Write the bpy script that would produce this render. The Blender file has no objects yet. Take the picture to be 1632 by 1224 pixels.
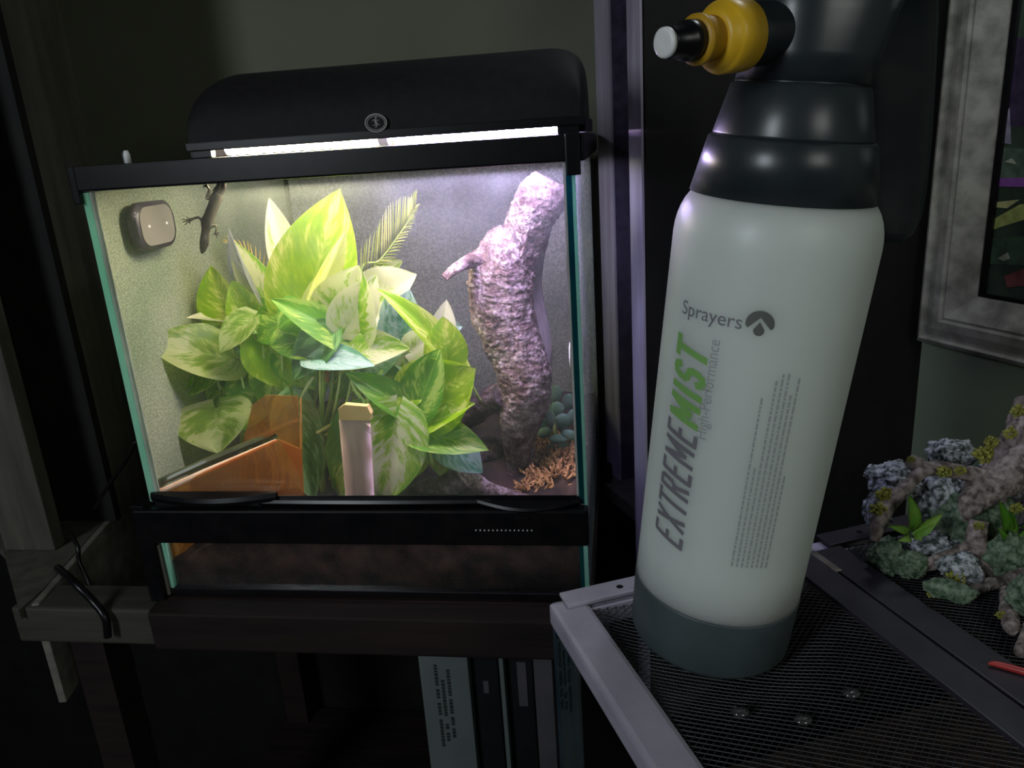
import bpy, bmesh, math, random
from math import sin, cos, pi, radians
from mathutils import Vector, Matrix, noise
V = Vector
random.seed(7)
scene = bpy.context.scene
C = scene.collection

# ---------------------------------------------------------------- camera
PITCH, ROLL, FPX = .3032, .0666, 1237.5
CAMZ = 1.35
EYE = V((0, 0, CAMZ))
Fw = V((0, cos(PITCH), -sin(PITCH)))
R0 = V((1, 0, 0)); U0 = V((0, sin(PITCH), cos(PITCH)))
Rt = R0*cos(ROLL) - U0*sin(ROLL)
Up = R0*sin(ROLL) + U0*cos(ROLL)
cam = bpy.data.cameras.new('camera'); co = bpy.data.objects.new('camera', cam); C.objects.link(co)
m = Matrix.Identity(4)
for i in range(3):
    m[i][0] = Rt[i]; m[i][1] = Up[i]; m[i][2] = -Fw[i]; m[i][3] = EYE[i]
co.matrix_world = m
cam.sensor_width = 36; cam.lens = FPX/1632*36; cam.clip_start = .01
scene.camera = co

# ---------------------------------------------------------------- world, exposure
vs = scene.view_settings
scene.display_settings.display_device = 'sRGB'
vs.view_transform = 'Standard'; vs.look = 'None'; vs.exposure = 0; vs.gamma = 1; vs.use_curve_mapping = False
w = bpy.data.worlds.new('world'); scene.world = w; w.use_nodes = True
w.node_tree.nodes['Background'].inputs[0].default_value = (.8, .9, 1, 1)
w.node_tree.nodes['Background'].inputs[1].default_value = .008

def area(name, loc, target, size, power, col, sy=None):
    l = bpy.data.lights.new(name, 'AREA'); l.size = size; l.energy = power; l.color = col
    if sy: l.shape = 'RECTANGLE'; l.size_y = sy
    o = bpy.data.objects.new(name, l); C.objects.link(o)
    o.location = loc
    o.rotation_euler = (V(target)-V(loc)).to_track_quat('-Z', 'Y').to_euler()
    return o
# a dim daylit opening behind the camera on the left, an added fill, and a lamp high on the right
area('room_window_light', (-1.15, -.75, 1.80), (.2, .5, 1.2), .30, 10.5, (.84, .93, 1.0), .6)
area('added_fill_light', (.75, -1.0, 1.75), (.2, .5, 1.15), .5, 3.5, (.95, 1.0, .92), .5)  # added fill, lifts the dark right side of the bottle
area('room_ceiling_light', (.44, .80, 2.0), (.44, .55, 1.0), .14, 1.5, (.85, .93, 1.0))

# ---------------------------------------------------------------- rays
def ray(x, y): return Fw + Rt*((x-816)/FPX) - Up*((y-612)/FPX)
def onz(x, y, z):
    d = ray(x, y); return EYE + d*((z-CAMZ)/d.z)
def ony(x, y, Y):
    d = ray(x, y); return EYE + d*(Y/d.y)
def onpl(x, y, P, n):
    d = ray(x, y); return EYE + d*((P-EYE).dot(n)/d.dot(n))

# ---------------------------------------------------------------- object helpers
def link(o): C.objects.link(o); return o
def finish(name, bm, mat, parent=None, smooth=False, root=None):
    """bm is in world coordinates; stored in the root thing's own coordinates"""
    r = parent
    if r is not None:
        while r.parent is not None: r = r.parent
        bm.transform(r['_m'] if False else ROOTS[r.name].inverted())
    me = bpy.data.meshes.new(name)
    bmesh.ops.recalc_face_normals(bm, faces=bm.faces[:])
    bm.to_mesh(me); bm.free()
    mats = mat if isinstance(mat, (list, tuple)) else [mat]
    for q in mats: me.materials.append(q)
    if smooth:
        for p in me.polygons: p.use_smooth = True
    o = bpy.data.objects.new(name, me); link(o)
    if parent is not None: o.parent = parent
    return o
ROOTS = {}
def thing(name, label, cat, loc=(0, 0, 0), rz=0, group=None):
    o = bpy.data.objects.new(name, None); link(o)
    o.empty_display_size = .02
    o.location = loc; o.rotation_euler = (0, 0, rz)
    ROOTS[o.name] = Matrix.Translation(V(loc)) @ Matrix.Rotation(rz, 4, 'Z')
    o['label'] = label; o['category'] = cat
    if group: o['group'] = group
    return o
def single(name, bm, mat, label, cat, loc, rz=0, group=None, smooth=False):
    M = Matrix.Translation(V(loc)) @ Matrix.Rotation(rz, 4, 'Z')
    bm.transform(M.inverted())
    o = finish(name, bm, mat, None, smooth)
    o.location = loc; o.rotation_euler = (0, 0, rz)
    o['label'] = label; o['category'] = cat
    if group: o['group'] = group
    return o
def struct(name, bm, mat, smooth=False):
    o = finish(name, bm, mat, None, smooth); o['kind'] = 'structure'; return o
def NB(): return bmesh.new()
def box(bm, o, a, b, c, bev=0):
    """box from corner o with edge vectors a,b,c"""
    vs_ = [bm.verts.new(o + a*i + b*j + c*k) for i in (0, 1) for j in (0, 1) for k in (0, 1)]
    fs = []
    for f in ((0, 1, 3, 2), (4, 6, 7, 5), (0, 4, 5, 1), (2, 3, 7, 6), (0, 2, 6, 4), (1, 5, 7, 3)):
        fs.append(bm.faces.new([vs_[i] for i in f]))
    if bev:
        es = list({e for f in fs for e in f.edges})
        bmesh.ops.bevel(bm, geom=es, offset=bev, segments=2, affect='EDGES', profile=.6)
    return vs_
def prism(bm, pts, ext):
    n = len(pts)
    a = [bm.verts.new(p) for p in pts]; b = [bm.verts.new(p+ext) for p in pts]
    bm.faces.new(a); bm.faces.new(b[::-1])
    for i in range(n): bm.faces.new([a[i], b[i], b[(i+1) % n], a[(i+1) % n]])
def spline(pts, n):
    """catmull-rom resample; pts are tuples (Vector, r...)"""
    out = []
    m_ = len(pts)
    for i in range(n):
        t = i/(n-1)*(m_-1); k = min(int(t), m_-2); f = t-k
        P = [pts[max(0, k-1)], pts[k], pts[k+1], pts[min(m_-1, k+2)]]
        def cr(a, b, c, d): return .5*((2*b) + (c-a)*f + (2*a-5*b+4*c-d)*f*f + (3*b-a-3*c+d)*f*f*f)
        out.append((cr(P[0][0], P[1][0], P[2][0], P[3][0]), max(1e-5, cr(P[0][1], P[1][1], P[2][1], P[3][1]))))
    return out
def tube(bm, pts, n=8, steps=None, disp=None, flat=1.0, caps=True):
    pts = [(V(p), r) for p, r in pts]
    if steps: pts = spline(pts, steps)
    rings = []
    up = V((0, 1, .01)).normalized()
    t0 = None
    for i, (p, r) in enumerate(pts):
        t = (pts[min(i+1, len(pts)-1)][0] - pts[max(i-1, 0)][0]).normalized()
        if t0 is None:
            u = t.cross(up)
            if u.length < .1: u = t.cross(V((1, 0, 0)))
            u.normalize()
        else:
            u = (u - t*u.dot(t)).normalized()
        t0 = t
        v = t.cross(u)
        ring = []
        for k in range(n):
            a = 2*pi*k/n
            d = u*cos(a) + v*sin(a)*flat
            rr = r
            if disp: rr = r*(1 + disp(p + d*r, d, i/len(pts), a))
            ring.append(bm.verts.new(p + d*rr))
        rings.append(ring)
    for a, b in zip(rings, rings[1:]):
        for k in range(n): bm.faces.new([a[k], a[(k+1) % n], b[(k+1) % n], b[k]])
    if caps:
        bm.faces.new(rings[0][::-1]); bm.faces.new(rings[-1])
def lathe(bm, C0, ax, prof, n=48, cap=True):
    u = ax.cross(V((0, 1, 0))).normalized(); v = ax.cross(u)
    rings = []
    for s, r in prof:
        rings.append([bm.verts.new(C0 + ax*s + (u*cos(2*pi*k/n) + v*sin(2*pi*k/n))*r) for k in range(n)])
    for a, b in zip(rings, rings[1:]):
        for k in range(n): bm.faces.new([a[k], a[(k+1) % n], b[(k+1) % n], b[k]])
    if cap:
        bm.faces.new(rings[0][::-1]); bm.faces.new(rings[-1])

# ---------------------------------------------------------------- materials
def newmat(name):
    m_ = bpy.data.materials.new(name); m_.use_nodes = True
    nt = m_.node_tree; nt.nodes.clear()
    return m_, nt, nt.nodes.new('ShaderNodeOutputMaterial')
def N(nt, t, **kw):
    n = nt.nodes.new(t)
    for k, v_ in kw.items(): setattr(n, k, v_)
    return n
def noisecol(nt, c1, c2, scale, detail=4, stretch=None, coord='Object', p0=.35, p1=.65):
    tc = N(nt, 'ShaderNodeTexCoord'); mp = N(nt, 'ShaderNodeMapping')
    nt.links.new(tc.outputs[coord], mp.inputs[0])
    if stretch: mp.inputs['Scale'].default_value = stretch
    nz = N(nt, 'ShaderNodeTexNoise'); nz.inputs['Scale'].default_value = scale; nz.inputs['Detail'].default_value = detail
    nt.links.new(mp.outputs[0], nz.inputs[0])
    cr = N(nt, 'ShaderNodeValToRGB')
    cr.color_ramp.elements[0].position = p0; cr.color_ramp.elements[1].position = p1
    cr.color_ramp.elements[0].color = (*c1, 1); cr.color_ramp.elements[1].color = (*c2, 1)
    nt.links.new(nz.outputs[0], cr.inputs[0])
    return cr.outputs[0], nz.outputs[0]
def pmat(name, c1, c2=None, scale=40, rough=.5, metal=0, bump=0, stretch=None, spec=.5, coat=0, p0=.35, p1=.65):
    m_, nt, out = newmat(name)
    if c2 is None: c2 = tuple(x*.8 for x in c1)
    col, fac = noisecol(nt, c1, c2, scale, 5, stretch, p0=p0, p1=p1)
    b = N(nt, 'ShaderNodeBsdfPrincipled')
    nt.links.new(col, b.inputs['Base Color'])
    b.inputs['Roughness'].default_value = rough; b.inputs['Metallic'].default_value = metal
    b.inputs['Specular IOR Level'].default_value = spec if max(c1) > .013 else .3; b.inputs['Coat Weight'].default_value = coat
    if bump:
        bp = N(nt, 'ShaderNodeBump'); bp.inputs['Strength'].default_value = bump; bp.inputs['Distance'].default_value = .002
        nt.links.new(fac, bp.inputs['Height']); nt.links.new(bp.outputs[0], b.inputs['Normal'])
    nt.links.new(b.outputs[0], out.inputs[0])
    return m_
def mixsh(nt, a, b, f):
    mx = N(nt, 'ShaderNodeMixShader')
    if isinstance(f, (int, float)): mx.inputs[0].default_value = f
    else: nt.links.new(f, mx.inputs[0])
    nt.links.new(a, mx.inputs[1]); nt.links.new(b, mx.inputs[2])
    return mx.outputs[0]
def bsdf(nt, t, col=None, rough=None):
    n = N(nt, t)
    if col is not None:
        if isinstance(col, tuple): n.inputs['Color'].default_value = (*col, 1)
        else: nt.links.new(col, n.inputs['Color'])
    if rough is not None: n.inputs['Roughness'].default_value = rough
    return n.outputs[0]
def clear_glass(name, tint=(1, 1, 1), haze=.02, refl=.06, hazecol=(.9, .95, .9)):
    m_, nt, out = newmat(name)
    tr = bsdf(nt, 'ShaderNodeBsdfTransparent', tint)
    tl = bsdf(nt, 'ShaderNodeBsdfTranslucent', hazecol)
    gl = bsdf(nt, 'ShaderNodeBsdfGlossy', (1, 1, 1), .02)
    _, nz = noisecol(nt, (0, 0, 0), (1, 1, 1), 30, 3)
    mt = N(nt, 'ShaderNodeMath', operation='MULTIPLY'); nt.links.new(nz, mt.inputs[0]); mt.inputs[1].default_value = haze*2
    a = mixsh(nt, tr, tl, mt.outputs[0])
    fr = N(nt, 'ShaderNodeFresnel'); fr.inputs[0].default_value = 1.35
    a = mixsh(nt, a, gl, fr.outputs[0])
    nt.links.new(a, out.inputs[0])
    return m_
def fog_glass(name, col1, col2, transp, scale=500):
    m_, nt, out = newmat(name)
    c, f1 = noisecol(nt, col1, col2, 9, 4, p0=.3, p1=.7)
    # fine condensation speckle
    tc = N(nt, 'ShaderNodeTexCoord'); vo = N(nt, 'ShaderNodeTexVoronoi'); vo.inputs['Scale'].default_value = scale
    nt.links.new(tc.outputs['Object'], vo.inputs[0])
    cr = N(nt, 'ShaderNodeMapRange'); nt.links.new(vo.outputs['Distance'], cr.inputs[0])
    cr.inputs[1].default_value = 0; cr.inputs[2].default_value = .7; cr.inputs[3].default_value = transp*.6; cr.inputs[4].default_value = transp*1.5
    cf, _ = noisecol(nt, (.72, .74, .72), (1.25, 1.25, 1.2), scale*.55, 3, p0=.40, p1=.62)
    mu = N(nt, 'ShaderNodeMix', data_type='RGBA', blend_type='MULTIPLY'); mu.inputs[0].default_value = 1
    nt.links.new(c, mu.inputs[6]); nt.links.new(cf, mu.inputs[7]); c = mu.outputs[2]
    df = bsdf(nt, 'ShaderNodeBsdfDiffuse', c); tl = bsdf(nt, 'ShaderNodeBsdfTranslucent', c)
    a = mixsh(nt, df, tl, .35)
    tr = bsdf(nt, 'ShaderNodeBsdfTransparent', (.9, 1, .95))
    nt.links.new(mixsh(nt, a, tr, cr.outputs[0]), out.inputs[0])
    return m_
def emis(name, col, st):
    m_, nt, out = newmat(name)
    e = N(nt, 'ShaderNodeEmission'); e.inputs[0].default_value = (*col, 1); e.inputs[1].default_value = st
    nt.links.new(e.outputs[0], out.inputs[0]); return m_
def leaf_mat(name, dark, light, cream, share, seed=0.0, tl=.5, tlcol=None):
    m_, nt, out = newmat(name)
    uv = N(nt, 'ShaderNodeUVMap'); sp = N(nt, 'ShaderNodeSeparateXYZ'); nt.links.new(uv.outputs[0], sp.inputs[0])
    oi = N(nt, 'ShaderNodeObjectInfo')
    def M(op, a, b=None, c=None):
        n = N(nt, 'ShaderNodeMath', operation=op)
        for i, x in enumerate((a, b, c)):
            if x is None: continue
            if isinstance(x, (int, float)): n.inputs[i].default_value = x
            else: nt.links.new(x, n.inputs[i])
        return n.outputs[0]
    t = M('MULTIPLY', M('SUBTRACT', sp.outputs[0], .5), 2.0)
    at = M('ABSOLUTE', t)
    q = M('SUBTRACT', sp.outputs[1], M('MULTIPLY', at, .45))
    cb = N(nt, 'ShaderNodeCombineXYZ')
    nt.links.new(M('MULTIPLY', t, 2.2), cb.inputs[0]); nt.links.new(M('MULTIPLY', q, 9.0), cb.inputs[1]); nt.links.new(M('MULTIPLY', oi.outputs['Random'], 37.0), cb.inputs[2])
    nz = N(nt, 'ShaderNodeTexNoise'); nz.inputs['Scale'].default_value = 1.3; nz.inputs['Detail'].default_value = 7; nz.inputs['Roughness'].default_value = .74
    nt.links.new(cb.outputs[0], nz.inputs[0])
    r1 = N(nt, 'ShaderNodeValToRGB'); e = r1.color_ramp.elements
    e[0].position = .52-share*.22-.12; e[0].color = (*dark, 1)
    e[1].position = .66-share*.30; e[1].color = (*cream, 1)
    x = e.new((e[0].position+e[1].position)/2 + .02); x.color = (*light, 1)
    cb2 = N(nt, 'ShaderNodeCombineXYZ'); nt.links.new(M('MULTIPLY', t, .9), cb2.inputs[0]); nt.links.new(M('MULTIPLY', q, .9), cb2.inputs[1]); nt.links.new(M('MULTIPLY', oi.outputs['Random'], 91.0), cb2.inputs[2])
    nz2 = N(nt, 'ShaderNodeTexNoise'); nz2.inputs['Scale'].default_value = 1.5; nz2.inputs['Detail'].default_value = 3; nt.links.new(cb2.outputs[0], nz2.inputs[0])
    nt.links.new(M('ADD', nz.outputs[0], M('MULTIPLY', M('SUBTRACT', nz2.outputs[0], .50), 1.1)), r1.inputs[0])
    # midrib
    rib = M('LESS_THAN', at, .035)
    mc = N(nt, 'ShaderNodeMix', data_type='RGBA'); nt.links.new(M('MULTIPLY', rib, .5), mc.inputs[0])
    nt.links.new(r1.outputs[0], mc.inputs[6]); mc.inputs[7].default_value = (*[min(1, a*.5+b*.5) for a, b in zip(light, cream)], 1)
    p = N(nt, 'ShaderNodeBsdfPrincipled'); nt.links.new(mc.outputs[2], p.inputs['Base Color']); p.inputs['Roughness'].default_value = .38
    p.inputs['Specular IOR Level'].default_value = .4
    wv = N(nt, 'ShaderNodeTexWave'); wv.inputs['Scale'].default_value = 1.2; wv.inputs['Distortion'].default_value = 1.0
    nt.links.new(cb.outputs[0], wv.inputs[0]); wv.bands_direction = 'Y'
    bp = N(nt, 'ShaderNodeBump'); bp.inputs['Strength'].default_value = .2; bp.inputs['Distance'].default_value = .0006
    nt.links.new(wv.outputs[1], bp.inputs['Height']); nt.links.new(bp.outputs[0], p.inputs['Normal'])
    hs = N(nt, 'ShaderNodeHueSaturation'); hs.inputs['Saturation'].default_value = 1.3; hs.inputs['Value'].default_value = 1.55
    nt.links.new(mc.outputs[2], hs.inputs['Color'])
    tr = bsdf(nt, 'ShaderNodeBsdfTranslucent', hs.outputs[0])
    nt.links.new(mixsh(nt, p.outputs[0], tr, tl), out.inputs[0])
    return m_

M_black = pmat('black_plastic', (.004, .004, .005), (.008, .007, .008), 60, .3)
M_blackm = pmat('black_matte', (.006, .005, .005), (.011, .010, .010), 25, .6, bump=.1)
M_hood = pmat('hood_plastic', (.005, .004, .005), (.008, .007, .008), 120, .72, bump=.15)
M_wall = pmat('wall_paint', (.15, .155, .105), (.175, .18, .13), 6, .85, bump=.05)
M_wallr = pmat('wall_paint_green', (.16, .20, .13), (.19, .23, .15), 6, .85, bump=.05)
M_floor = pmat('floor_dark', (.02, .018, .016), (.035, .03, .026), 14, .7, stretch=(1, 8, 1))
M_post = pmat('post_violet_lit', (.30, .26, .33), (.44, .39, .48), 12, .6, bump=.4, stretch=(6, 6, .5))  # violet lamp light put into the colour of the left-facing sides
M_post_shade = pmat('post_shaded', (.05, .04, .07), (.085, .07, .12), 60, .6, bump=.8)
M_panel = pmat('black_panel', (.006, .005, .005), (.010, .009, .008), 20, .7, bump=.1)
M_wood = pmat('dim_grey_wood', (.055, .050, .038), (.095, .088, .068), 9, .75, bump=.3, stretch=(6, 6, .7))
M_woodd = pmat('dark_red_wood', (.010, .006, .0055), (.020, .011, .010), 12, .7, bump=.3, stretch=(.6, 6, 6))
M_glass = clear_glass('door_glass', haze=.045, hazecol=(.85, .95, .85))
M_glass2 = clear_glass('lower_glass', haze=.015)
M_fogL = fog_glass('fogged_glass_left', (.27, .34, .22), (.46, .50, .36), .14, 900)
M_fogB = fog_glass('fogged_glass_back', (.23, .25, .24), (.33, .34, .34), .05, 700)
M_fogR = fog_glass('fogged_glass_right', (.30, .30, .34), (.42, .42, .48), .50)
def edge_mat(name, c1, c2):
    m_, nt, out = newmat(name)
    c, _ = noisecol(nt, c1, c2, 20, 3)
    nt.links.new(mixsh(nt, bsdf(nt, 'ShaderNodeBsdfDiffuse', c), bsdf(nt, 'ShaderNodeBsdfTranslucent', c), .7), out.inputs[0])
    return m_
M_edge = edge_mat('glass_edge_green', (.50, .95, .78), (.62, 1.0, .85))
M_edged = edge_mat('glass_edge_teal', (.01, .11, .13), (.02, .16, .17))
M_seal = edge_mat('clear_seal', (.65, .65, .6), (.85, .85, .8))
M_lampW = emis('warm_tube', (1, .88, .60), 165)
M_lampV = emis('violet_tube', (.63, .50, 1.0), 235)
M_white = pmat('white_plastic', (.75, .75, .72), (.8, .8, .78), 30, .4)
M_refl = pmat('reflector', (.75, .75, .75), (.8, .8, .8), 30, .3)
M_soil = pmat('soil', (.008, .005, .004), (.045, .024, .016), 45, .95, bump=1)
M_coir = pmat('coir', (.20, .09, .03), (.50, .27, .10), 220, .9, bump=1)
def bark_mat(name, dark, light, k=1.0):
    m_, nt, out = newmat(name)
    c1, f1 = noisecol(nt, dark, light, 38*k, 6, (1.5, 1.5, .8), p0=.34, p1=.64)
    c2, f2 = noisecol(nt, (.42, .38, .36), (1, 1, 1), 330*k, 8, (1, 1, .7), p0=.40, p1=.58)
    c3, f3 = noisecol(nt, (.5, .42, .40), (1, 1, 1), 90*k, 4, (.9, .9, 1.5), p0=.40, p1=.58)
    def mul(a, b):
        n = N(nt, 'ShaderNodeMix', data_type='RGBA', blend_type='MULTIPLY'); n.inputs[0].default_value = 1
        nt.links.new(a, n.inputs[6]); nt.links.new(b, n.inputs[7]); return n.outputs[2]
    b = N(nt, 'ShaderNodeBsdfPrincipled'); nt.links.new(mul(mul(c1, c2), c3), b.inputs['Base Color']); b.inputs['Roughness'].default_value = .9
    ad_ = N(nt, 'ShaderNodeMath', operation='ADD'); nt.links.new(f2, ad_.inputs[0])
    m2 = N(nt, 'ShaderNodeMath', operation='MULTIPLY'); nt.links.new(f3, m2.inputs[0]); m2.inputs[1].default_value = 2.2; nt.links.new(m2.outputs[0], ad_.inputs[1])
    bp = N(nt, 'ShaderNodeBump'); bp.inputs['Strength'].default_value = .9; bp.inputs['Distance'].default_value = .0022
    nt.links.new(ad_.outputs[0], bp.inputs['Height']); nt.links.new(bp.outputs[0], b.inputs['Normal'])
    nt.links.new(b.outputs[0], out.inputs[0]); return m_
M_bark = bark_mat('driftwood_bark', (.13, .075, .06), (.50, .41, .39))
M_barkp = pmat('pale_driftwood', (.28, .24, .24), (.44, .38, .38), 60, .8, bump=.4, stretch=(3, 3, .6))
M_barkd = bark_mat('dark_driftwood', (.05, .033, .04), (.26, .19, .22))
M_stem = pmat('pothos_stem', (.30, .46, .08), (.48, .58, .22), 30, .45)
M_gecko = pmat('gecko_skin', (.022, .016, .010), (.045, .035, .022), 300, .6, bump=.4)

# ================================================================= SETTING
# terrarium frame of reference
YAW = -.1471
EX = V((cos(YAW), sin(YAW), 0)); EY = V((-sin(YAW), cos(YAW), 0)); EZ = V((0, 0, 1))
TC = V((-.3836, .7454, CAMZ-.0199))
TW, TD, TH = .452, .455, .424
def T(u, v, h): return TC + EX*u + EY*v + EZ*h
def tp(x, y, v):            # photograph point on the plane v behind the front pane
    return onpl(x, y, T(0, v, 0), EY)

# room: floor, walls
bm = NB(); box(bm, V((-2.2, -1.2, -.02)), V((4.4, 0, 0)), V((0, 3.4, 0)), V((0, 0, .02))); struct('floor', bm, M_floor)
bm = NB(); box(bm, T(-1.2, .56, -1.35)+V((0, 0, .02)), EX*1.74, EY*.05, EZ*2.4); struct('wall_back', bm, M_wall)
# right wall, running from far left to near right
WD = V((.342, -.940, 0)); WN = V((-.940, -.342, 0))      # along the wall towards the camera / out of the wall
P0 = ony(1455, 545, .99)                                  # front outer lower corner of the mirror frame
MD = .030                                                 # moulding depth
WP = P0 - WN*MD
E0 = V((WP.x, WP.y, 0)) - WD*.012
bm = NB(); box(bm, E0, WD*1.3, -WN*.05, EZ*2.4); struct('wall_right', bm, M_wallr)
# dark panel meeting the right wall, its left edge a thin sheet coloured as if lit violet
PW = .425
bm = NB(); box(bm, E0 + WN*(PW) + WD*0 - WD*0, -WN*(PW), -WD*.028, EZ*2.4)
o = struct('wall_corner', bm, M_panel)
e1 = E0 + WN*(PW+.0015)
e1p = V((e1.x, e1.y, 0))
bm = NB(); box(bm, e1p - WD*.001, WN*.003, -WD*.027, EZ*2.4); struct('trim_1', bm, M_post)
# second, farther board, its faces coloured as lit and shaded
ZL = onz(1000, 768, 0)  # placeholder
q = ony(985, 500, 1.10); q = V((q.x, q.y, 0))
ledge = ony(985, 766, 1.10)
bm = NB(); box(bm, q + V((0, 0, ledge.z)), -WN*.14, -WD*.042, EZ*(2.4-ledge.z)); struct('trim_2', bm, M_post_shade)
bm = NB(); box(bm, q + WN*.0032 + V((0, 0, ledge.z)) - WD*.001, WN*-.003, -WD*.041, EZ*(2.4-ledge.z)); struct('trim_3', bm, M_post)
bm = NB(); box(bm, q + WN*.03 + V((0, 0, ledge.z-.02)) + WD*.10, -WN*.17, -WD*.142, EZ*.02); struct('trim_4', bm, M_wood)
ZS = TC.z - TH - .004
# left upright board: black face, side face coloured paler for light through the glass
pA = onpl(105, 495, T(0, .17, 0), EY)
bm = NB(); box(bm, V((pA.x, pA.y, ZS)), EX*-.30, EY*.012, EZ*1.6); struct('trim_5', bm, M_panel)
bm = NB(); box(bm, V((pA.x, pA.y, ZS))+EY*.0122, EX*-.012, EY*.10, EZ*1.6); struct('trim_6', bm, M_wood)

# ================================================================= WOODEN STAND
st = thing('wooden_stand', 'dark wooden stand with grey rails that the glass terrarium rests on', 'stand', T(.2, .2, -TH-.004-.86), YAW)
zs = -TH-.004
def tb(bm, u0, u1, v0, v1, h0, h1, bev=0): box(bm, T(u0, v0, h0), EX*(u1-u0), EY*(v1-v0), EZ*(h1-h0), bev)
bm = NB(); tb(bm, -.176, -.012, -.026, .022, zs-.045, zs-.002, .003); finish('front_rail', bm, pmat('rail_wood', (.035, .032, .024), (.06, .055, .042), 9, .75, bump=.3, stretch=(.7, 6, 6)), st)
bm = NB(); tb(bm, -.010, .455, -.034, .022, zs-.045, zs, .003); finish('front_rail', bm, M_woodd, st)['label'] = 'dark red brown rail under the tank'
bm = NB(); tb(bm, .0, .455, .024, .46, zs-.02, zs); finish('top_board', bm, M_woodd, st)
a = onz(62, 962, ZS); b = onz(207, 794, ZS)
sd = (b-a); ln = sd.length; sd.normalize(); sn = sd.cross(EZ)
bm = NB(); box(bm, a - EZ*.13, sd*(ln+.05), sn*-.009, EZ*.13, .002); finish('side_board', bm, pmat('lit_side_wood', (.13, .12, .10), (.22, .20, .17), 9, .6, bump=.3, stretch=(1, 6, 6)), st)  # lighter wood colour stands in for glow from the left pane
bm = NB(); prism(bm, [V((p.x, p.y, ZS-.012)) for p in (a-sn*.010+sd*.035, b-sn*.010+sd*.05, T(-.10, .40, 0), T(-.50, .40, 0), onz(-70, 800, ZS), onz(5, 878, ZS), onz(30, 972, ZS))], EZ*.0118); finish('side_shelf', bm, M_wood, st)
bm = NB(); tb(bm, -1.1, .50, .47, .48, zs-.86, zs-.014); finish('shade_board', bm, M_panel, st)  # black sheet added in place of the shade below the stand
for u, v in ((-.13, -.01), (.43, 0), (-.13, .42), (.43, .42)):
    bm = NB(); tb(bm, u, u+.04, v, v+.04, zs-.86, zs-.046); finish('leg', bm, M_woodd, st)
bm = NB(); tb(bm, -.14, .47, .0, .46, zs-.56, zs-.54); finish('lower_shelf', bm, M_woodd, st)
# near left upright
bm = NB()
pl = onz(88, 878, ZS); pz = onpl(8, 878, pl, EY)
wv_ = (pl-pz).dot(EX)
box(bm, V((pl.x, pl.y, ZS+.0002)), EX*-wv_, EY*.02, EZ*1.1, .002)
single('wooden_upright', bm, M_wood, 'grey wooden upright at the far left in front of the black board', 'post', (pl.x, pl.y, ZS+.0002), YAW)

# ================================================================= TERRARIUM
te = thing('glass_terrarium', 'lit glass terrarium with black rim full of plants and driftwood', 'terrarium', T(.225, .225, -TH), YAW)
g = .005
# rim
bm = NB()
tb(bm, -.004, .462, -.006, .010, -.000, .0225, .002); tb(bm, -.004, .462, TD-.01, TD+.004, -.0, .0225, .002)
tb(bm, -.004, .012, .010, TD-.01, -.0, .0225); tb(bm, .446, .462, .010, TD-.01, -.0, .0225)
finish('top_rim', bm, M_black, te)
bm = NB(); tb(bm, .012, .446, .212, TD-.01, .010, .016); finish('rear_light_block', bm, M_blackm, te)  # unseen solid board, added to keep ceiling light out of the tank
bm = NB(); tb(bm, -.0065, .0, -.007, .006, -.011, .0225, .001); finish('rim_corner', bm, M_black, te)
bm = NB(); tb(bm, .4465, .459, -.010, -.006, -.011, .0225, .001); finish('rim_corner', bm, M_black, te)
# panes
bm = NB(); tb(bm, .008, TW-.006, .001, .004, -.325, .0); finish('front_pane', bm, M_glass, te)
bm = NB(); tb(bm, .004, TW-.004, .001, .004, -TH+.003, -.357); finish('lower_pane', bm, M_glass2, te)
bm = NB(); tb(bm, 0, .003, .006, TD-.006, -TH, .0); finish('left_pane', bm, M_fogL, te)
bm = NB(); tb(bm, .003, TW, TD-.005, TD-.002, -TH, .0); finish('back_pane', bm, M_fogB, te)
bm = NB(); tb(bm, TW-.003, TW, .006, TD-.006, -TH, .0); finish('right_pane', bm, M_fogR, te)
bm = NB(); tb(bm, .003, TW-.003, .006, TD-.006, -TH, -TH+.004); finish('bottom_pane', bm, M_black, te)
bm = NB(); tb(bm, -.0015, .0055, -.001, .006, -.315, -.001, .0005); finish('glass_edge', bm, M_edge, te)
bm = NB(); tb(bm, .0062, .0082, -.001, .005, -.31, -.001); finish('edge_seal', bm, M_seal, te)
bm = NB(); tb(bm, .0005, .004, -.001, .006, -TH, -.36); finish('glass_edge', bm, M_edge, te)
bm = NB(); tb(bm, .4435, .4455, -.001, .003, -.31, -.001); finish('edge_seal', bm, M_seal, te)
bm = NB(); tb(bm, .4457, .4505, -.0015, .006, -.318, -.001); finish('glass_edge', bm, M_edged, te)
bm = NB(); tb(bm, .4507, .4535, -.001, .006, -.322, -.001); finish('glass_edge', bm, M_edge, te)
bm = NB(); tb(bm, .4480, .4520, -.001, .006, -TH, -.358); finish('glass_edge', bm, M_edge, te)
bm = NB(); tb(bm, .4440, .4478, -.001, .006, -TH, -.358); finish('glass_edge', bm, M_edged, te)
# back corner seam
bm = NB(); tb(bm, .003, .0075, TD-.010, TD-.005, -TH, 0); finish('corner_seal', bm, M_black, te)
# vent bar
bm = NB(); tb(bm, -.016, .454, -.014, .001, -.357, -.319, .0025); vb = finish('vent_bar', bm, M_black, te)
bm = NB()
for i in range(14):
    u = .345+i*.0042
    tube(bm, [(T(u, -.0150, -.3395), .0007), (T(u, -.0138, -.3395), .0007)], 6)
vh = finish('vent_hole', bm, M_white, vb); vh['kind'] = 'stuff'
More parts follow.
